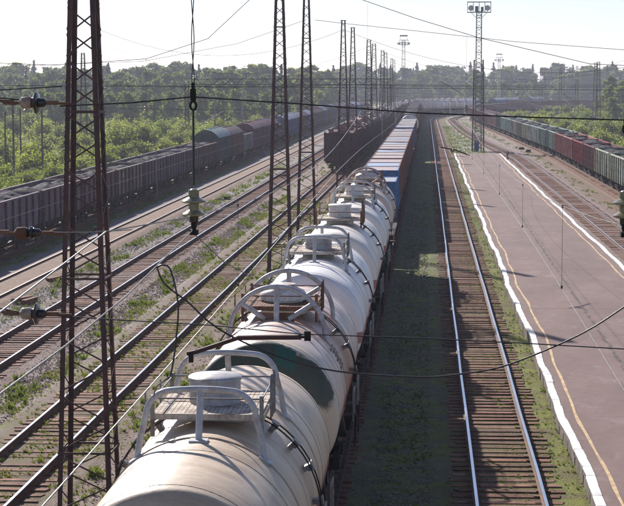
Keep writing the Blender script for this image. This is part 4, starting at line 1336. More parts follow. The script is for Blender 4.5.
def disc(b, c, axis, r, m=0, mc=1, dpt=.09):
    rot = rot_to(axis)
    b.lathe([(.012, -.10), (.05, -.10), (.05, -.035), (r * .55, -.03), (r, .0), (r, .014), (r * .8, .022), (.055, .03)], 22, rot, m, c)
    b.lathe([(.045, .028), (.042, .08), (.02, .10)], 14, rot, mc, c)

# near cross-span over the camera's track (plane 16.5 m ahead)
Y0 = 16.5
span = thing('cross_span', 'dark ropes of the nearest cross-span strung over the tracks', 'cross-span', (0, Y0, 0))
def chain(pts): return [(x, 0, z) for x, z in pts]
b = MB(); b.tube(chain([(-7.6, 9.62), (-5, 9.565), (-3.98, 9.53), (-3.78, 9.51)]), .0075, 6); b.tube(chain([(-3.42, 9.455), (-2.758, 9.484), (-2.167, 9.54), (-1.17, 9.476), (-.097, 9.394), (.858, 9.358), (1.751, 9.332), (2.5, 9.314), (6, 9.32), (10, 9.4)]), .0075, 6)
link('upper_rope', b.mesh('upper_rope', M['wire']), span)
b = MB(); b.tube(chain([(-7.6, 7.60), (-5, 7.57), (-4.02, 7.545), (-3.83, 7.51)]), .008, 6); b.tube(chain([(-3.5, 7.48), (-2.873, 7.445), (-2.038, 7.404), (-1.171, 7.327), (-.085, 7.299), (.881, 7.261), (1.841, 7.214), (2.6, 7.19), (6, 7.18), (10, 7.3)]), .006, 6)
link('lower_rope', b.mesh('lower_rope', M['wire']), span)
b = MB(); b.tube(chain([(-7.6, 8.30), (-4.0, 8.255), (-3.85, 8.26)]), .007, 6); b.tube(chain([(-3.6, 8.27), (-3.2, 8.27), (-2.75, 8.30)]), .005, 6)
link('middle_rope', b.mesh('middle_rope', M['galv']), span)
def strain(x, z, k, dark, sz):
    r = thing('insulator', k, 'insulator', (x, Y0, z))
    b = MB(); disc(b, (0, 0, 0), (1, 0, 0), sz, 1 if dark else 0, 1)
    b.lathe([(.02, -.16), (.055, -.13), (.06, -.06), (.045, -.03)], 14, rot_to((1, 0, 0)), 2)
    link('disc', b.mesh('disc', [M['glaze'] if dark else M['glaze_dark'], M['glaze_dark'], M['porcelain'] if dark else M['rusty']]), r)
    b = MB(); b.tube([(-.34, 0, .02), (-.24, 0, -.01), (-.15, 0, 0)], .016, 6); b.box((-.26, 0, .005), (.1, .03, .045)); b.tube([(.08, 0, 0), (.2, 0, -.005), (.34, 0, -.01)], .014, 6); b.box((.16, 0, 0), (.1, .03, .04))
    link('fitting', b.mesh('fitting', M['rusty']), r)
strain(-3.645, 9.485, 'dark strain insulator on the upper rope left of the nearest mast', True, .105)
strain(-3.672, 7.498, 'dark strain insulator on the lowest rope at the left edge', True, .106)
strain(-3.71, 8.262, 'small pale insulator hanging in front of the left coal train', False, .065)
# two-disc suspension insulators with their rods
def hanger(x, lab, lab2, rope):
    r = thing('hanger', lab, 'hanger', (x, Y0, 0))
    b = MB()
    pts = [(.012 * math.sin(i * .9), .012 * math.cos(i * .9), 13.2 - i * .12) for i in range(31)]
    b.tube(pts, .005, 5); pts2 = [(.012 * math.sin(i * .9 + PI), .012 * math.cos(i * .9 + PI), 13.2 - i * .12) for i in range(31)]; b.tube(pts2, .005, 5)
    link('twisted_wire', b.mesh('twisted_wire', M['wire']), r)
    b = MB(); b.box((0, 0, rope + .02), (.05, .05, .11)); b.box((0, 0, rope + .10), (.03, .03, .06)); b.tube([(.028 * math.cos(2 * PI * i / 12), 0, rope - .08 + .04 * math.sin(2 * PI * i / 12)) for i in range(12)], .012, 6, closed=True)
    link('clamp', b.mesh('clamp', M['under']), r)
    b = MB(); b.cyl((0, 0, rope - .11), (0, 0, 8.72), .011, n=8); link('rod', b.mesh('rod', M['wire']), r)
    i_ = thing('insulator', lab2, 'insulator', (x, Y0, 0))
    for z in (8.575, 8.455):
        b = MB(); disc(b, (0, 0, z), (0, 0, -1), .112 if z > 8.5 else .106, 0, 1)
        b.lathe([(.025, .10), (.042, .085), (.050, .03), (.045, .0)], 16, None, 2, (0, 0, z + .01))
        link('disc', b.mesh('disc', [M['glaze'], M['glaze_dark'], M['porcelain']]), i_)
    b = MB(); b.box((0, 0, 8.37), (.05, .035, .09)); b.tube([(0, 0, 8.33), (0, 0, 8.27)], .02, 8); b.box((0, 0, 8.28), (.07, .12, .05)); link('clamp', b.mesh('clamp', M['under']), i_)
hanger(-2.165, 'twisted wire and rod hanging over the tank wagons', 'pale two-disc insulator hanging before the left-hand tracks', 9.54)
hanger(1.825, 'twisted wire and rod at the right edge of the view', 'pale two-disc insulator at the right edge above the platform', 9.33)
# jumpers
def spline(pts, n=6):
    P = [Vector(p) for p in pts]; out = []
    for i in range(len(P) - 1):
        p0, p1, p2, p3 = P[max(i - 1, 0)], P[i], P[i + 1], P[min(i + 2, len(P) - 1)]
        for k in range(n):
            u = k / n
            out.append(.5 * ((2 * p1) + (p2 - p0) * u + (2 * p0 - 5 * p1 + 4 * p2 - p3) * u * u + (3 * p1 - p0 - 3 * p2 + p3) * u**3))
    out.append(P[-1]); return out
XZ = lambda L: [(x, Y0 + dy, z) for x, z, dy in [(p + (0,))[:3] for p in L]]
wire('jumper_cable', spline(XZ([(-2.52, 7.952), (-2.443, 7.789), (-2.217, 7.611), (-2.038, 7.442), (-1.803, 7.293), (-1.36, 7.107), (-.833, 6.98), (-.083, 6.931), (.327, 6.963), (.763, 7.053), (1.406, 7.331), (1.834, 7.606), (2.159, 7.86)])), .0085, M['wire'], 'thick black cable sagging across from the loop to the platform side', 'cable', 8)
wire('jumper_cable', spline([(-2.93, 18.9, 6.30), (-2.70, 17.6, 6.62), (-2.45, 16.5, 6.877), (-2.392, 16.5, 6.944), (-2.342, 16.5, 7.259), (-2.321, 16.5, 7.601), (-2.385, 16.5, 7.912), (-2.46, 16.5, 7.969), (-2.517, 16.5, 7.949)]), .0085, M['wire'], 'black looped cable dropping beside the nearest tank wagon hoop', 'cable', 8)
wire('jumper_cable', [(-2.174, 16.5, 8.27), (-2.40, 21, 7.55), (-2.70, 26, 6.9), (-2.87, 29.5, 6.42)], .006, M['wire'], 'thin dark wire slanting from the two-disc insulator to the wire below', 'cable')
wire('messenger_wire', [(-2.174, 16.5, 8.30), (-2.22, 13, 8.09), (-2.26, 11, 8.02), (-2.2, 9, 8.06), (-2.15, 7.5, 8.1)], .006, M['copper'], 'pale bright wire running from the two-disc insulator to the lower left')
r = thing('steady_arm', 'dark brown steady arm bar lying across above the second tank wagon', 'steady arm', (0, Y0, 0))
b = MB(); b.tube([(-2.24, 0, 7.13), (-2.15, 0, 7.15), (-1.74, 0, 7.29)], .022, 8); b.tube([(-1.76, 0, 7.285), (-1.45, 0, 7.293), (-1.16, 0, 7.297)], .024, 8); link('arm', b.mesh('arm', M['mast']), r)
b = MB(); b.box((-2.2, 0, 7.10), (.04, .05, .1)); b.box((-1.10, 0, 7.31), (.06, .05, .09)); b.tube([(-1.17, 0, 7.297), (-1.10, 0, 7.297)], .012, 6); link('clip', b.mesh('clip', M['under']), r)
wire('cross_wire', [(-9.535 - 8, 39.5, 9.40), (-9.535, 39.5, 9.526), (-8.9, 39.5, 9.56), (-8.13, 39.5, 9.604)], .014, M['wire'], 'thick dark rope tied to the left of the nearest mast')
# ropes of the cross-spans further off
CX = thing('cross_span', 'high ropes sagging away on both sides of the second mast', 'cross-span', (0, 90.5, 0))
def rope(root, name, pts, rad, mt=None):
    b = MB(); b.tube(pts, rad, 5); link(name, b.mesh(name, mt or M['wire']), root)
rope(CX, 'carrying_rope', chain([(-26, 11.1), (-22.86, 10.75), (-19, 10.62), (-14.28, 10.93), (-11.1, 11.95), (-7.45, 15.3)]), .016)
rope(CX, 'carrying_rope', chain([(-7.45, 15.3), (-3.33, 13.9), (-.56, 12.94), (2.66, 11.96), (8.17, 10.66), (14, 10.4), (20, 10.9), (34, 14.5)]), .016)
rope(CX, 'fixing_rope', chain([(-26, 9.6), (-7.4, 9.5), (10, 9.35), (34, 9.6)]), .012)
for x, z in ((-14.28, 10.93), (-20.5, 10.6), (-3.0, 13.7), (2.0, 12.1)):
    rope(CX, 'dropper', chain([(x, z), (x, 8.3)]), .006)
    b = MB(); disc(b, (x, 0, 8.5), (0, 0, -1), .14, 0, 1); disc(b, (x, 0, 8.35), (0, 0, -1), .14, 0, 1); link('insulator', b.mesh('insulator', [M['glaze'], M['porcelain']]), CX)
CX2 = thing('cross_span', 'rope falling to the right from the top of the third mast', 'cross-span', (0, 113, 0))
rope(CX2, 'carrying_rope', chain([(-7.06, 13.68), (-5.54, 13.49), (-.69, 12.98), (5.5, 12.3), (12.3, 11.78), (22, 12.2), (36, 14.5)]), .016)
rope(CX2, 'carrying_rope', chain([(-7.6, 13.7), (-12, 12.2), (-18, 11.1), (-26, 10.8)]), .016)
for i, (y, xl, xr) in enumerate([(163.5, -30, 30), (236, -42, 34), (309, -42, 36), (402, -8, 38), (424, -8, 39.6), (553, -8, 41)]):
    r = thing('cross_span', f'distant cross-span ropes over the yard, {ORD[i]} row beyond the third mast', 'cross-span', (0, y, 0))
    mid = 0.5 * (xl + xr)
    for nm, z0, s in (('carrying_rope', 14.6, 4.2), ('fixing_rope', 9.6, .25), ('fixing_rope', 7.5, .2)):
        for a, c in ((xl, -7.6), (-7.6, xr)):
            if c - a < 3: continue
            rope(r, nm, [tuple(p) for p in sag((a, 0, z0), (c, 0, z0), s * (c - a) / 40 if nm == 'carrying_rope' else s)], .016)
# inclined steady arms seen at the platform end and on the far spans
for x0, y0, z0, x1, y1, z1, lab in [(.7, 86, 6.63, 2.1, 87, 6.2, 'dark steady arm reaching in above the far end of the platform'), (2.9, 395, 10.3, 8.0, 398, 7.3, 'dark inclined bracket over the far curve'), (16.4, 405, 10.1, 20.5, 405, 7.0, 'inclined pale strut left of the right-hand bushes'), (28.0, 405, 9.3, 34.0, 405, 5.0, 'inclined pale strut above the bushes at the right')]:
    r = thing('bracket_arm', lab, 'bracket', (0, 0, 0))
    b = MB(); b.tube([(x0, y0, z0), ((x0 + x1) / 2, (y0 + y1) / 2, (z0 + z1) / 2 + .06), (x1, y1, z1)], .035 if y0 < 100 else .09, 6); link('arm', b.mesh('arm', M['wire'] if y0 < 400 else M['galv']), r)
    b = MB(); disc(b, (x0 * .6 + x1 * .4, y0, z0 * .6 + z1 * .4), (x1 - x0, 0, z1 - z0), .16 if y0 < 100 else .4, 0, 1); link('insulator', b.mesh('insulator', [M['rusty'], M['porcelain']]), r)

# ------------------------------------------------------------------ small things on the ground
b = MB(); q = random.Random(8)
def timber(x, y, L, rz, lab, z=-.1):
    b = MB(); b.box((0, 0, 0), (L, .26, .19), taper=.95)
    for v in range(8): b.v[v] = (b.v[v][0] + q.uniform(-.05, .05), b.v[v][1] + q.uniform(-.02, .02), b.v[v][2] + q.uniform(-.015, .015))
    solo('timber', b.mesh('timber', M['sleeper']), lab, 'timber', (x, y, z), rz, 'old timbers by the rusty track')
timber(-18.75, 88.6, 1.5, 1.3, 'short old timber lying beside the rusty track left of the nearest mast', -.15)
timber(-17.9, 79, 1.3, 1.35, 'weathered timber end at the left edge, right one of two')
timber(-18.35, 79.6, 1.4, 1.2, 'weathered timber end at the left edge, left one of two')
def heap_thing(name, x, y, z, s, lab, cat, mt, n=9):
    b = MB()
    for i in range(n):
        rot = Matrix.Rotation(q.uniform(-.5, .5), 3, 'X') @ Matrix.Rotation(q.uniform(0, 3), 3, 'Z')
        b.box((q.uniform(-.5, .5) * s, q.uniform(-.4, .4) * s, q.uniform(.05, .35) * s), (s * q.uniform(.3, .8), s * q.uniform(.15, .3), s * q.uniform(.12, .25)), rot)
    solo(name, b.mesh(name, mt), lab, cat, (x, y, z))
heap_thing('rubbish_heap', -17.4, 152, -.3, 1.0, 'dark heap of scrap wood in the grass beyond the clean track', 'heap', M['under'])
heap_thing('rubbish_heap', -15.0, 190, -.3, .8, 'black lump between the rails left of the scrap wagons', 'heap', M['under'])
heap_thing('rubbish_heap', -24.6, 156, -.8, 1.1, 'brown heap of debris at the foot of the short post', 'heap', M['rusty'])
b = MB(); b.box((0, 0, .3), (.45, .45, .55), taper=.9); b.box((0, 0, .6), (.5, .5, .06)); b.cyl((0, 0, .62), (0, 0, .72), .12, n=8)
solo('trackside_box', b.mesh('trackside_box', M['blue_paint']), 'small blue box on the ground beside the maroon covered wagons', 'box', (-22.3, 245, -.4))
def dwarf(x, y, lab):
    r = thing('dwarf_signal', lab, 'signal', (x, y, -.2))
    b = MB(); b.cyl((0, 0, 0), (0, 0, .5), .06, n=8); b.box((0, 0, .05), (.4, .3, .12)); link('post', b.mesh('post', M['under']), r)
    b = MB(); b.box((0, 0, .75), (.26, .2, .55)); b.box((0, -.14, .97), (.24, .14, .03)); b.box((0, -.14, .72), (.24, .14, .03)); link('head', b.mesh('head', M['under']), r)
    b = MB()
    for z in (.88, .64): b.lathe([(.01, .0), (.07, .01), (.08, .03)], 12, Matrix.Rotation(PI / 2, 3, 'X'), 0, (0, -.1, z))
    link('lens', b.mesh('lens', M['lamp_glass']), r)
dwarf(12.3 - 1.6, 236, 'black dwarf signal beside the curved track at the platform')
for i, (x, y, lab) in enumerate([(14.4, 272, 'dark rock by the right-hand train, farther of two'), (14.9, 262, 'dark rock by the right-hand train, nearer of two')]):
    b = MB()
    b.lathe([(.3, -.1), (.42, .1), (.35, .3), (.1, .4)], 7); 
    for v in range(len(b.v)): b.v[v] = tuple(c + q.uniform(-.07, .07) for c in b.v[v])
    solo('rock', b.mesh('rock', M['under']), lab, 'rock', (x, y, -.25))
b = MB()
for i in range(34):
    y = 100 + q.uniform(0, 150); x = OFF['left'](y) + 2.4 + q.uniform(-.5, 1.2)
    s = q.uniform(.08, .22)
    b.box((x, y, -.72 + s * .3), (s * 1.3, s, s * .8), Matrix.Rotation(q.uniform(0, 3), 3, 'Z'), taper=.6)
link('stones', b.mesh('stones', M['stone']), kind='stuff')
r = thing('spare_rail', 'rusty spare rail lying along the foot of the right-hand train', 'rail')
b = MB()
for a_, c_ in ((118, 262),):
    pts = [Vector((OFF['right'](t) - 1.75, t, -.12)) for t in range(a_, c_, 6)]
    for i in range(len(pts) - 1): b.bar(pts[i], pts[i + 1], .16, .14)
link('rail', b.mesh('rail_lying', M['rusty_pale'] if 'rusty_pale' in M else M['rusty']), r)
# pale shed far beyond the curve
r = thing('shed', 'small pale flat-roofed shed in the distance beyond the tank wagons', 'shed', (-1.6, 790, -.5))
b = MB(); b.box((0, 0, 1.6), (5.4, 4, 3.4)); link('wall', b.mesh('wall', M['brick']), r)
b = MB(); b.box((0, 0, 3.5), (6, 4.6, .35)); link('roof', b.mesh('roof', M['pale_roof']), r)
b = MB(); b.box((-1, -2.03, 1.0), (.9, .08, 2)); link('door', b.mesh('door', M['blue_paint']), r)
b = MB(); b.box((1.2, -2.03, 1.9), (1.1, .06, .9)); link('window', b.mesh('window', M['lamp_glass']), r)

# ------------------------------------------------------------------ plants
def quads(cent, size, rs, up=.25, asp=1.6, droop=None):
    """leaf cards: random facing quads round centres"""
    n = len(cent)
    nr = rs.normal(size=(n, 3)); nr[:, 2] += up
    nr /= np.linalg.norm(nr, axis=1)[:, None]
    a = rs.normal(size=(n, 3))
    if droop is not None: a = droop + .25 * a
    a -= nr * (a * nr).sum(1)[:, None]; a /= np.linalg.norm(a, axis=1)[:, None]
    bb = np.cross(nr, a)
    s = (size * rs.uniform(.6, 1.35, n))[:, None]
    a = a * s * asp / 2; bb = bb * s / 2
    v = np.stack([cent - a, cent + bb * 1.0 - a * .1, cent + a, cent - bb * 1.0 - a * .1], 1).reshape(-1, 3)
    return v
def mesh_quads(v, name, mt):
    n = len(v) // 4
    me = bpy.data.meshes.new(name)
    me.vertices.add(len(v)); me.vertices.foreach_set('co', v.astype(np.float32).ravel())
    me.loops.add(4 * n); me.loops.foreach_set('vertex_index', np.arange(4 * n, dtype=np.int32))
    me.polygons.add(n); me.polygons.foreach_set('loop_start', np.arange(0, 4 * n, 4, dtype=np.int32)); me.polygons.foreach_set('loop_total', np.full(n, 4, np.int32))
    me.materials.append(mt); me.update(calc_edges=True); me.validate()
    return me
def broadleaf(seed, h, w, lobes, clumps, per, leaf, mt, low=.18):
    rs = np.random.default_rng(seed)
    tr = MB()
    top = Vector((rs.uniform(-.4, .4), rs.uniform(-.4, .4), h * .82))
    pts = [Vector((0, 0, -.6)), Vector((.05 * h * rs.uniform(-.5, .5), 0, h * .25)), Vector((.05 * h * rs.uniform(-.5, .5), .1, h * .5)), top]
    r0 = .014 * h + .04
    tr.tube(pts, [r0 * 1.3, r0, r0 * .7, r0 * .15], 8)
    lob = []
    for i in range(lobes):
        u = (i + .5) / lobes
        z = h * (low + (1 - low - .1) * u)
        rad = w / 2 * (math.sin(PI * min(1, .18 + .82 * u)) ** .75) * .62
        a = rs.uniform(0, 2 * PI)
        c = np.array([rad * math.cos(a), rad * math.sin(a), z])
        s = w * rs.uniform(.20, .32) * (1.15 - .5 * u)
        lob.append((c, s))
        base = pts[1].lerp(top, max(0, min(1, (z / h - .3))))
        tr.tube([base, base.lerp(Vector(c), .55) + Vector((0, 0, .1 * s)), Vector(c)], [r0 * .45, r0 * .25, r0 * .08], 5)
    lob.append((np.array([top.x, top.y, h * .86]), w * .2))
    cs = []
    for c, s in lob:
        k = max(6, int(clumps * (s / w) ** 1.5 * 6 / lobes))
        d = rs.normal(size=(k, 3)); d /= np.linalg.norm(d, axis=1)[:, None]
        rr = s * rs.uniform(.45, 1.08, k) ** .6
        cc = c + d * rr[:, None] * np.array([1, 1, .85])
        for q_ in cc:
            m_ = int(per * rs.uniform(.5, 1.4))
            cs.append(q_ + rs.normal(size=(m_, 3)) * s * .17)
    cs = np.concatenate(cs)
    cs = cs[(cs[:, 2] > h * .04) & (cs[:, 2] < h * 1.02)]
    return tr.mesh('trunk', M['bark']), mesh_quads(quads(cs, leaf, rs), 'crown', mt)
def conifer(seed, h, w, mt, tiers=40):
    rs = np.random.default_rng(seed)
    tr = MB(); r0 = .012 * h + .03
    tr.tube([(0, 0, -.6), (.05, 0, h * .5), (0, 0, h * .98)], [r0, r0 * .6, .02], 7)
    cs, dr = [], []
    for i in range(tiers):
        u = i / (tiers - 1)
        z = h * (.10 + .88 * u)
        rad = w / 2 * (1 - u) ** .85 + .12
        nb = int(4 + 4 * (1 - u))
        for k in range(nb):
            a = rs.uniform(0, 2 * PI); L = rad * rs.uniform(.65, 1.15)
            n = int(5 + L * 5)
            s = np.linspace(.12, 1, n)
            d = np.array([math.cos(a), math.sin(a), 0])
            p = d * (s * L)[:, None]; p[:, 2] = z + rs.uniform(-.5, .5) - .28 * L * s**1.4 + rs.normal(size=n) * .08
            p[:, :2] += rs.normal(size=(n, 2)) * .12 * L * s[:, None]
            cs.append(p); dr.append(np.tile(d + np.array([0, 0, -.35]), (n, 1)))
    cs = np.concatenate(cs); dr = np.concatenate(dr)
    return tr.mesh('trunk', M['bark']), mesh_quads(quads(cs, .42, rs, 1.0, 1.9, dr), 'crown', mt)
def shrub(seed, h, w, stems, per, leaf, mt):
    rs = np.random.default_rng(seed)
    tr = MB(); cs = []
    for i in range(stems):
        a = rs.uniform(0, 2 * PI); rr = w / 2 * rs.uniform(.1, 1) ** .7
        hh = h * rs.uniform(.55, 1.0) * (1 - .45 * (rr / (w / 2)) ** 2)
        e = Vector((rr * math.cos(a), rr * math.sin(a), hh))
        base = Vector((e.x * .25, e.y * .25, -.3)); mid = base.lerp(e, .5) + Vector((0, 0, .12 * h))
        tr.tube([base, mid, e], [.035, .022, .006], 5)
        n = int(per * rs.uniform(.6, 1.4))
        s = rs.uniform(.12, 1.05, n)
        b_, m_, e_ = np.array(base), np.array(mid), np.array(e)
        p = ((1 - s)**2)[:, None] * b_ + (2 * s * (1 - s))[:, None] * m_ + (s**2)[:, None] * e_
        p += rs.normal(size=(n, 3)) * (.07 * w + .03) * np.array([1, 1, .8])
        cs.append(p[p[:, 2] > .03])
    cs = np.concatenate(cs)
    return tr.mesh('stems', M['bark']), mesh_quads(quads(cs, leaf, rs), 'foliage', mt)
BROAD = [broadleaf(11, 15, 7.5, 9, 190, 24, .50, M['leaf_birch']), broadleaf(12, 16, 8.5, 10, 200, 24, .52, M['leaf_dark']), broadleaf(13, 13, 7.5, 8, 180, 24, .48, M['leaf_birch']),
         broadleaf(14, 17, 7, 11, 190, 24, .5, M['leaf_dark']), broadleaf(15, 12, 8.5, 8, 190, 24, .48, M['leaf_birch'], .1)]
CONI = [conifer(21, 18, 6.0, M['needle']), conifer(22, 16, 5.0, M['needle'], 36), conifer(23, 19, 7.0, M['needle'], 44)]
SHR = [shrub(31, 3.2, 4.2, 46, 62, .20, M['leaf_shrub']), shrub(32, 2.4, 3.6, 42, 56, .18, M['leaf_shrub']), shrub(33, 4.2, 4.4, 54, 62, .22, M['leaf_willow']), shrub(34, 3.6, 5.2, 58, 58, .21, M['leaf_shrub']), shrub(35, 2.8, 3.4, 40, 60, .19, M['leaf_willow'])]
def plant(kind, var, x, y, z, s, rz, lab, grp, sz=1.0, wide=1.0):
    nm, cat, parts = {'b': ('broadleaf_tree', 'tree', ('trunk', 'crown')), 'c': ('conifer_tree', 'tree', ('trunk', 'crown')), 's': ('shrub', 'shrub', ('stems', 'foliage'))}[kind]
    r = thing(nm, lab, cat, (x, y, z), rz, grp)
    r.scale = (s * wide, s * wide, s * sz)
    for n_, me in zip(parts, var): link(n_, me, r)
q = random.Random(77)
def ang(px): return (px - 426.7) / 1780.0
def sector(px_):
    for lim, nm in ((58, 'left of nearest mast'), (110, 'behind nearest mast'), (193, 'left of the hanging rod'), (262, 'left of second mast'), (322, 'behind second mast'), (372, 'behind fourth mast')):
        if px_ < lim: return nm
    return 'above middle train'
def sector_far(px_):
    for lim, nm in ((466, 'left of floodlight mast'), (492, 'behind floodlight mast'), (535, 'just right of floodlight mast'), (585, 'left of right lattice masts')):
        if px_ < lim: return nm
    return 'by right lattice masts'
LOOK = ['pale green tree', 'dark green tree', 'low pale tree', 'tall dark tree', 'broad pale tree']
ROWN = ['front edge', 'second row', 'middle', 'back', 'skyline', 'far edge', 'far woods', 'far skyline']
BH = [15, 16, 13, 17, 12]; CH = [18, 16, 19]
for row, (z0, z1, p0, p1, n, ytop, kinds, wide) in enumerate([
    (400, 450, -60, 265, 26, 88, 'bbbb', 1.0), (460, 530, -60, 300, 29, 78, 'bbbb', 1.1), (540, 610, -60, 320, 32, 70, 'bbbbc', 1.2), (620, 700, -60, 340, 32, 65, 'bbbbc', 1.3), (700, 760, -60, 345, 28, 62, 'bbbbbc', 1.4),
    (880, 960, 335, 450, 16, 74, 'bbbb', 1.4), (980, 1080, 330, 660, 38, 69, 'cbdb', 1.6), (1080, 1180, 330, 660, 38, 64.5, 'cddb', 1.7)]):
    for i in range(n):
        px_ = p0 + (p1 - p0) * (i + q.uniform(0, 1)) / n
        y = q.uniform(z0, z1)
        x = ang(px_) * y
        k = q.choice(kinds)
        if k == 'c': j = q.randrange(3); var, hb, lk = CONI[j], CH[j], 'dark conifer'
        else:
            j = q.choice([1, 3] if k == 'd' else [0, 1, 2, 3, 4]) if row != 0 else q.choice([0, 2, 4]); var, hb, lk = BROAD[j], BH[j], LOOK[j]
        yt = ytop + q.uniform(-2.5, 4) - (.3 if k == 'c' else 0)
        if row < 5 and px_ > 180: yt += 3 * (px_ - 180) / 160
        s = max(.35, (CAM_H + 1 + (84 - yt) / 1780 * y) / hb)
        if row < 5: lab = f'{lk} at {ROWN[row]} of the left woods, {sector(px_)}'
        else: lab = f'{lk} of the {ROWN[row]} behind the curve, {sector_far(px_)}'
        plant('c' if k == 'c' else 'b', var, x, y, -1.2, s, q.uniform(0, 6.28), lab, ('woods behind the left train' if row < 5 else 'woods beyond the far curve') + ', ' + lk + 's, ' + ROWN[row] + ', ' + (sector(px_) if row < 5 else sector_far(px_)), 1.0, min(wide, 1.25) if k == 'c' else wide)
for x, y, s, v, k, lab in [(-1, 905, .62, 0, 'c', 'lone pale pointed tree standing before the dark conifers'), (19.5, 850, .92, 4, 'b', 'round pale tree left of the floodlight mast'), (25.5, 860, .8, 0, 'b', 'pale tree touching the left of the floodlight mast'),
                           (36, 860, 1.0, 4, 'b', 'big pale tree right of the floodlight mast'), (45, 880, .9, 2, 'b', 'second pale tree right of the floodlight mast'), (54, 900, .95, 0, 'b', 'third pale tree right of the floodlight mast')]:
    plant(k, (CONI if k == 'c' else BROAD)[v], x, y, -1, s, x, lab, None, 1.0, 1.25)
EDGE = ['leftmost', 'second', 'third', 'fourth', 'fifth', 'sixth', 'seventh', 'eighth', 'ninth', 'tenth', 'eleventh', 'twelfth', 'thirteenth', 'rightmost']
for i, px_ in enumerate(sorted(q.uniform(588, 668) for _ in range(14))):
    y = q.uniform(430, 640); j = q.choice([0, 2, 4])
    plant('b', BROAD[j], ang(px_) * y, y, -1.1, q.uniform(.6, .95) * (y / 560), q.uniform(0, 6), f'{EDGE[i]} of the light green trees at the right edge behind the bushes', 'light green trees at the right edge', 1.0, 1.1)
# shrubs
SLOOK = ['spreading bright bush', 'small bright bush', 'tall greyish bush', 'broad bright bush', 'round greyish bush']
n = 0; tries = 0
pts_s = []
while n < 200 and tries < 20000:
    tries += 1
    y = q.uniform(150, 440) if n > 60 else q.uniform(150, 260); x = q.uniform(-150, -30.5)
    px_ = 426.7 + 1780 * x / y
    if px_ < -45 or px_ > 360: continue
    s = q.uniform(.4, 1.0) if y < 240 else q.uniform(.6, 1.3)
    if x > -36: s *= .6
    if any((a - x)**2 + (b_ - y)**2 < (1.5 * s + 1.1)**2 for a, b_ in pts_s): continue
    pts_s.append((x, y))
    j = q.randrange(5)
    dep = 'close behind the coal wagons' if x > -40 else ('in mid field' if y < 300 else 'far across the field')
    lab = f'{SLOOK[j]} {dep}, left side, {sector(px_)}'
    plant('s', SHR[j], x, y, -1.12, s, q.uniform(0, 6), lab, 'field bushes: ' + lab); n += 1
n = 0; tries = 0
while n < 98 and tries < 20000:
    tries += 1
    y = q.uniform(190, 640); x = q.uniform(22.5, 95)
    px_ = 426.7 + 1780 * x / y
    if px_ > 655: continue
    if y > 480 and x < RC * (1 - math.cos((y - T0) / RC)) + 22: continue
    s = q.uniform(.5, 1.15)
    if any((a - x)**2 + (b_ - y)**2 < (1.6 * s + 1.2)**2 for a, b_ in pts_s): continue
    pts_s.append((x, y))
    j = q.randrange(5)
    dep = 'close behind the right-hand train' if y < 300 else ('mid right-hand thicket' if y < 440 else 'at back of right-hand thicket')
    lab = f'{SLOOK[j]} {dep}, {sector_far(px_)}'
    plant('s', SHR[j], x, y, -1.0, s, q.uniform(0, 6), lab, 'thicket bushes: ' + lab); n += 1

# grass and weeds
def tufts(name, zones, mt, seed):
    rs = np.random.default_rng(seed)
    V = []
    for (x0, x1, y0, y1, n, hmin, hmax, blades, zg, key, patch) in zones:
        m = int(n)
        y = rs.uniform(y0, y1, m * 4); x = rs.uniform(x0, x1, m * 4)
        f = np.sin(x * 1.3 + seed) * np.sin(y * .33 + 2 * seed) + .6 * np.sin(y * .81 + x * 2.1) + .5 * np.sin(y * 1.9 - x * 3.3)
        k = f > np.quantile(f, patch)
        x, y = x[k][:m], y[k][:m]
        xx = x + np.array([OFF[key](t) for t in y]) if key else x
        hh = rs.uniform(hmin, hmax, len(x)) * rs.uniform(.6, 1.2, len(x))
        for cx_, cy_, h in zip(xx, y, hh):
            nb = int(1.9 * blades * rs.uniform(.6, 1.3))
            a = rs.uniform(0, 2 * PI, nb); ln = rs.uniform(.15, .75, nb) * h; hb = h * rs.uniform(.5, 1.05, nb)
            rb = h * .45 * rs.uniform(0, 1, nb)
            bx = cx_ + rb * np.cos(a * 1.7); by = cy_ + rb * np.sin(a * 1.7)
            wd = .006 + .016 * h
            dx, dy = np.cos(a), np.sin(a)
            z0 = np.full(nb, zg)
            p0 = np.stack([bx - dy * wd, by + dx * wd, z0], 1); p1 = np.stack([bx + dy * wd, by - dx * wd, z0], 1)
            p2 = np.stack([bx + dx * ln * .4 + dy * wd * .8, by + dy * ln * .4 - dx * wd * .8, z0 + hb * .65], 1)
            p3 = np.stack([bx + dx * ln, by + dy * ln, z0 + hb], 1)
            V.append(np.stack([p0, p1, p2, p3], 1).reshape(-1, 3))
    v = np.concatenate(V)
    link(name, mesh_quads(v, name, mt), kind='stuff')
tufts('weeds', [
    (-3.3, -1.9, 44, 150, 330, .10, .30, 14, -.26, 'near', .70), (-1.6, 1.6, 40, 150, 600, .05, .18, 11, -.22, 'near', .62), (1.6, 4.6, 38, 130, 700, .07, .30, 13, -.26, 'near', .55), (2, 5, 130, 190, 420, .1, .32, 12, -.26, 'near', .4),
    (-3.0, -1.6, 75, 200, 230, .10, .34, 13, -.26, 'mid', .74), (1.7, 2.6, 75, 190, 110, .1, .3, 12, -.26, 'mid', .8),
    (1.6, 3.0, 90, 240, 700, .12, .36, 12, -.72, 'left', .3),
    (-2.6, -.6, 190, 330, 420, .1, .3, 12, -.26, 'near', .4), (1.8, 4.0, 82, 260, 320, .08, .26, 10, -.33, 'far', .75)], M['grass'], 3)
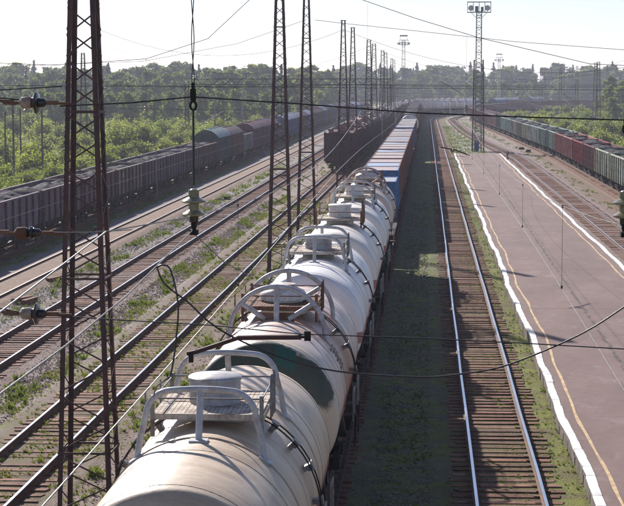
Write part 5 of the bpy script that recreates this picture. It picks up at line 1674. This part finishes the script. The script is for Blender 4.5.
tufts('ground_cover', [
    (-2.7, -1.6, 42, 160, 4200, .03, .13, 7, -.26, 'near', .42), (-1.4, 1.4, 40, 150, 4200, .04, .14, 8, -.225, 'near', .45), (1.5, 3.2, 38, 150, 4200, .03, .13, 7, -.26, 'near', .38), (3.0, 5.4, 38, 150, 2000, .03, .11, 7, -.26, 'near', .5),
    (-3.2, -1.7, 72, 220, 3000, .03, .14, 7, -.27, 'mid', .5), (1.6, 2.6, 72, 200, 1200, .03, .12, 7, -.27, 'mid', .55), (1.5, 2.6, 82, 260, 1500, .04, .12, 7, -.28, 'far', .55)], M['grass_dry'], 4)
tufts('track_grass', [
    (1.0, 1.9, 38, 240, 2300, .03, .11, 9, -.235, 'main', .2), (-3.6, -1.3, 38, 150, 3000, .03, .10, 8, -.26, 'main', .4), (-.75, .75, 38, 220, 1300, .02, .09, 8, -.225, 'main', .5), (.2, .75, 38, 160, 700, .02, .09, 8, -.225, 'main', .4),
    (-3.4, -1.2, 130, 420, 900, .05, .18, 8, -.26, 'main', .3), (2.0, 6.4, 247, 420, 1200, .08, .3, 8, -.26, 'main', .5), (-4.2, -2.6, 140, 330, 600, .06, .26, 9, -.3, 'right', .72), (-4.5, -2.5, 330, 460, 320, .1, .3, 9, -.3, 'right', .3)], M['grass'], 5)
tufts('field_grass', [(-62, -29.0, 150, 260, 3400, .25, .8, 9, -1.0, None, .25), (-140, -29.2, 240, 470, 4800, .3, .9, 8, -1.15, None, .2), (21.5, 36, 140, 330, 1500, .25, .8, 9, -.85, None, .1), (26, 85, 330, 620, 2200, .3, .9, 8, -1.1, None, .1)], M['grass_dry'], 9)

# loose ballast stones near the camera
def stones(name, zones, mt, seed):
    rs = np.random.default_rng(seed)
    base = np.array([(1, 0, 0), (-1, 0, 0), (0, 1, 0), (0, -1, 0), (0, 0, 1), (0, 0, -.6)], float)
    tri = np.array([(0, 2, 4), (2, 1, 4), (1, 3, 4), (3, 0, 4), (2, 0, 5), (1, 2, 5), (3, 1, 5), (0, 3, 5)])
    V, F, o = [], [], 0
    for key, x0, x1, y0, y1, n, smin, smax, z in zones:
        y = y0 + (y1 - y0) * rs.uniform(0, 1, n) ** 1.5
        x = rs.uniform(x0, x1, n) + np.array([OFF[key](t) for t in y])
        sz = rs.uniform(smin, smax, n) * (1 + (y - y0) / 120)
        v = base[None] * (1 + rs.uniform(-.35, .35, (n, 6, 1))) * sz[:, None, None] * np.array([1, .8, .6])
        a = rs.uniform(0, 6.28, n); ca, sa = np.cos(a)[:, None], np.sin(a)[:, None]
        vx = v[:, :, 0] * ca - v[:, :, 1] * sa; vy = v[:, :, 0] * sa + v[:, :, 1] * ca
        v = np.stack([vx + x[:, None], vy + y[:, None], v[:, :, 2] + z], 2)
        V.append(v.reshape(-1, 3)); F.append((tri[None] + (o + 6 * np.arange(n))[:, None, None]).reshape(-1, 3)); o += 6 * n
    V = np.concatenate(V); F = np.concatenate(F)
    me = bpy.data.meshes.new(name)
    me.vertices.add(len(V)); me.vertices.foreach_set('co', V.astype(np.float32).ravel())
    me.loops.add(3 * len(F)); me.loops.foreach_set('vertex_index', F.astype(np.int32).ravel())
    me.polygons.add(len(F)); me.polygons.foreach_set('loop_start', np.arange(0, 3 * len(F), 3, dtype=np.int32)); me.polygons.foreach_set('loop_total', np.full(len(F), 3, np.int32))
    me.materials.append(mt); me.update(calc_edges=True)
    link(name, me, kind='stuff')
g = G('ballast_stone'); pz = g.pos()
rv = g.n('ShaderNodeTexWhiteNoise', {'Vector': g.n('ShaderNodeVectorMath', {0: pz, 1: (.12, .12, 9.0)}, operation='SNAP').outputs[0]}).outputs['Value']
M['ballast_stone'] = g.bsdf(g.mix(rv, (.13, .095, .085), (.33, .275, .255)), .9)
stones('ballast_stones', [('mid', -3.2, 3.0, 56, 150, 15000, .025, .05, -.22), ('near', -5.0, -1.4, 42, 130, 13000, .025, .05, -.25), ('near', -1.4, 1.4, 40, 110, 5000, .02, .04, -.215), ('near', 1.4, 5.5, 38, 120, 7000, .02, .045, -.25), ('far', 1.4, 4.0, 80, 160, 5000, .03, .05, -.27), ('main', -4.4, -1.2, 38, 150, 9000, .02, .045, -.235), ('main', -1.2, 2.0, 38, 110, 2500, .018, .035, -.235)], M['ballast_stone'], 12)

# ------------------------------------------------------------------ haze
if HAZE > 0:
    g = G('haze')
    vol = g.n('ShaderNodeVolumePrincipled', {'Color': (.80, .84, 1.0), 'Density': HAZE, 'Anisotropy': .35})
    g.nt.links.new(vol.outputs[0], g.out.inputs['Volume'])
    b = MB(); b.box((0, 3990, 14.5), (8100, 8200, 33))
    # the ground lies inside: from -2.6 m to 31 m
    b2 = MB(); b2.box((0, 3900, 14.0), (8200, 8300, 33.5))
    link('haze', b2.mesh('haze', g.mat), kind='stuff')
print('objects', len(bpy.data.objects), 'tris', sum(len(m.polygons) for m in bpy.data.meshes))
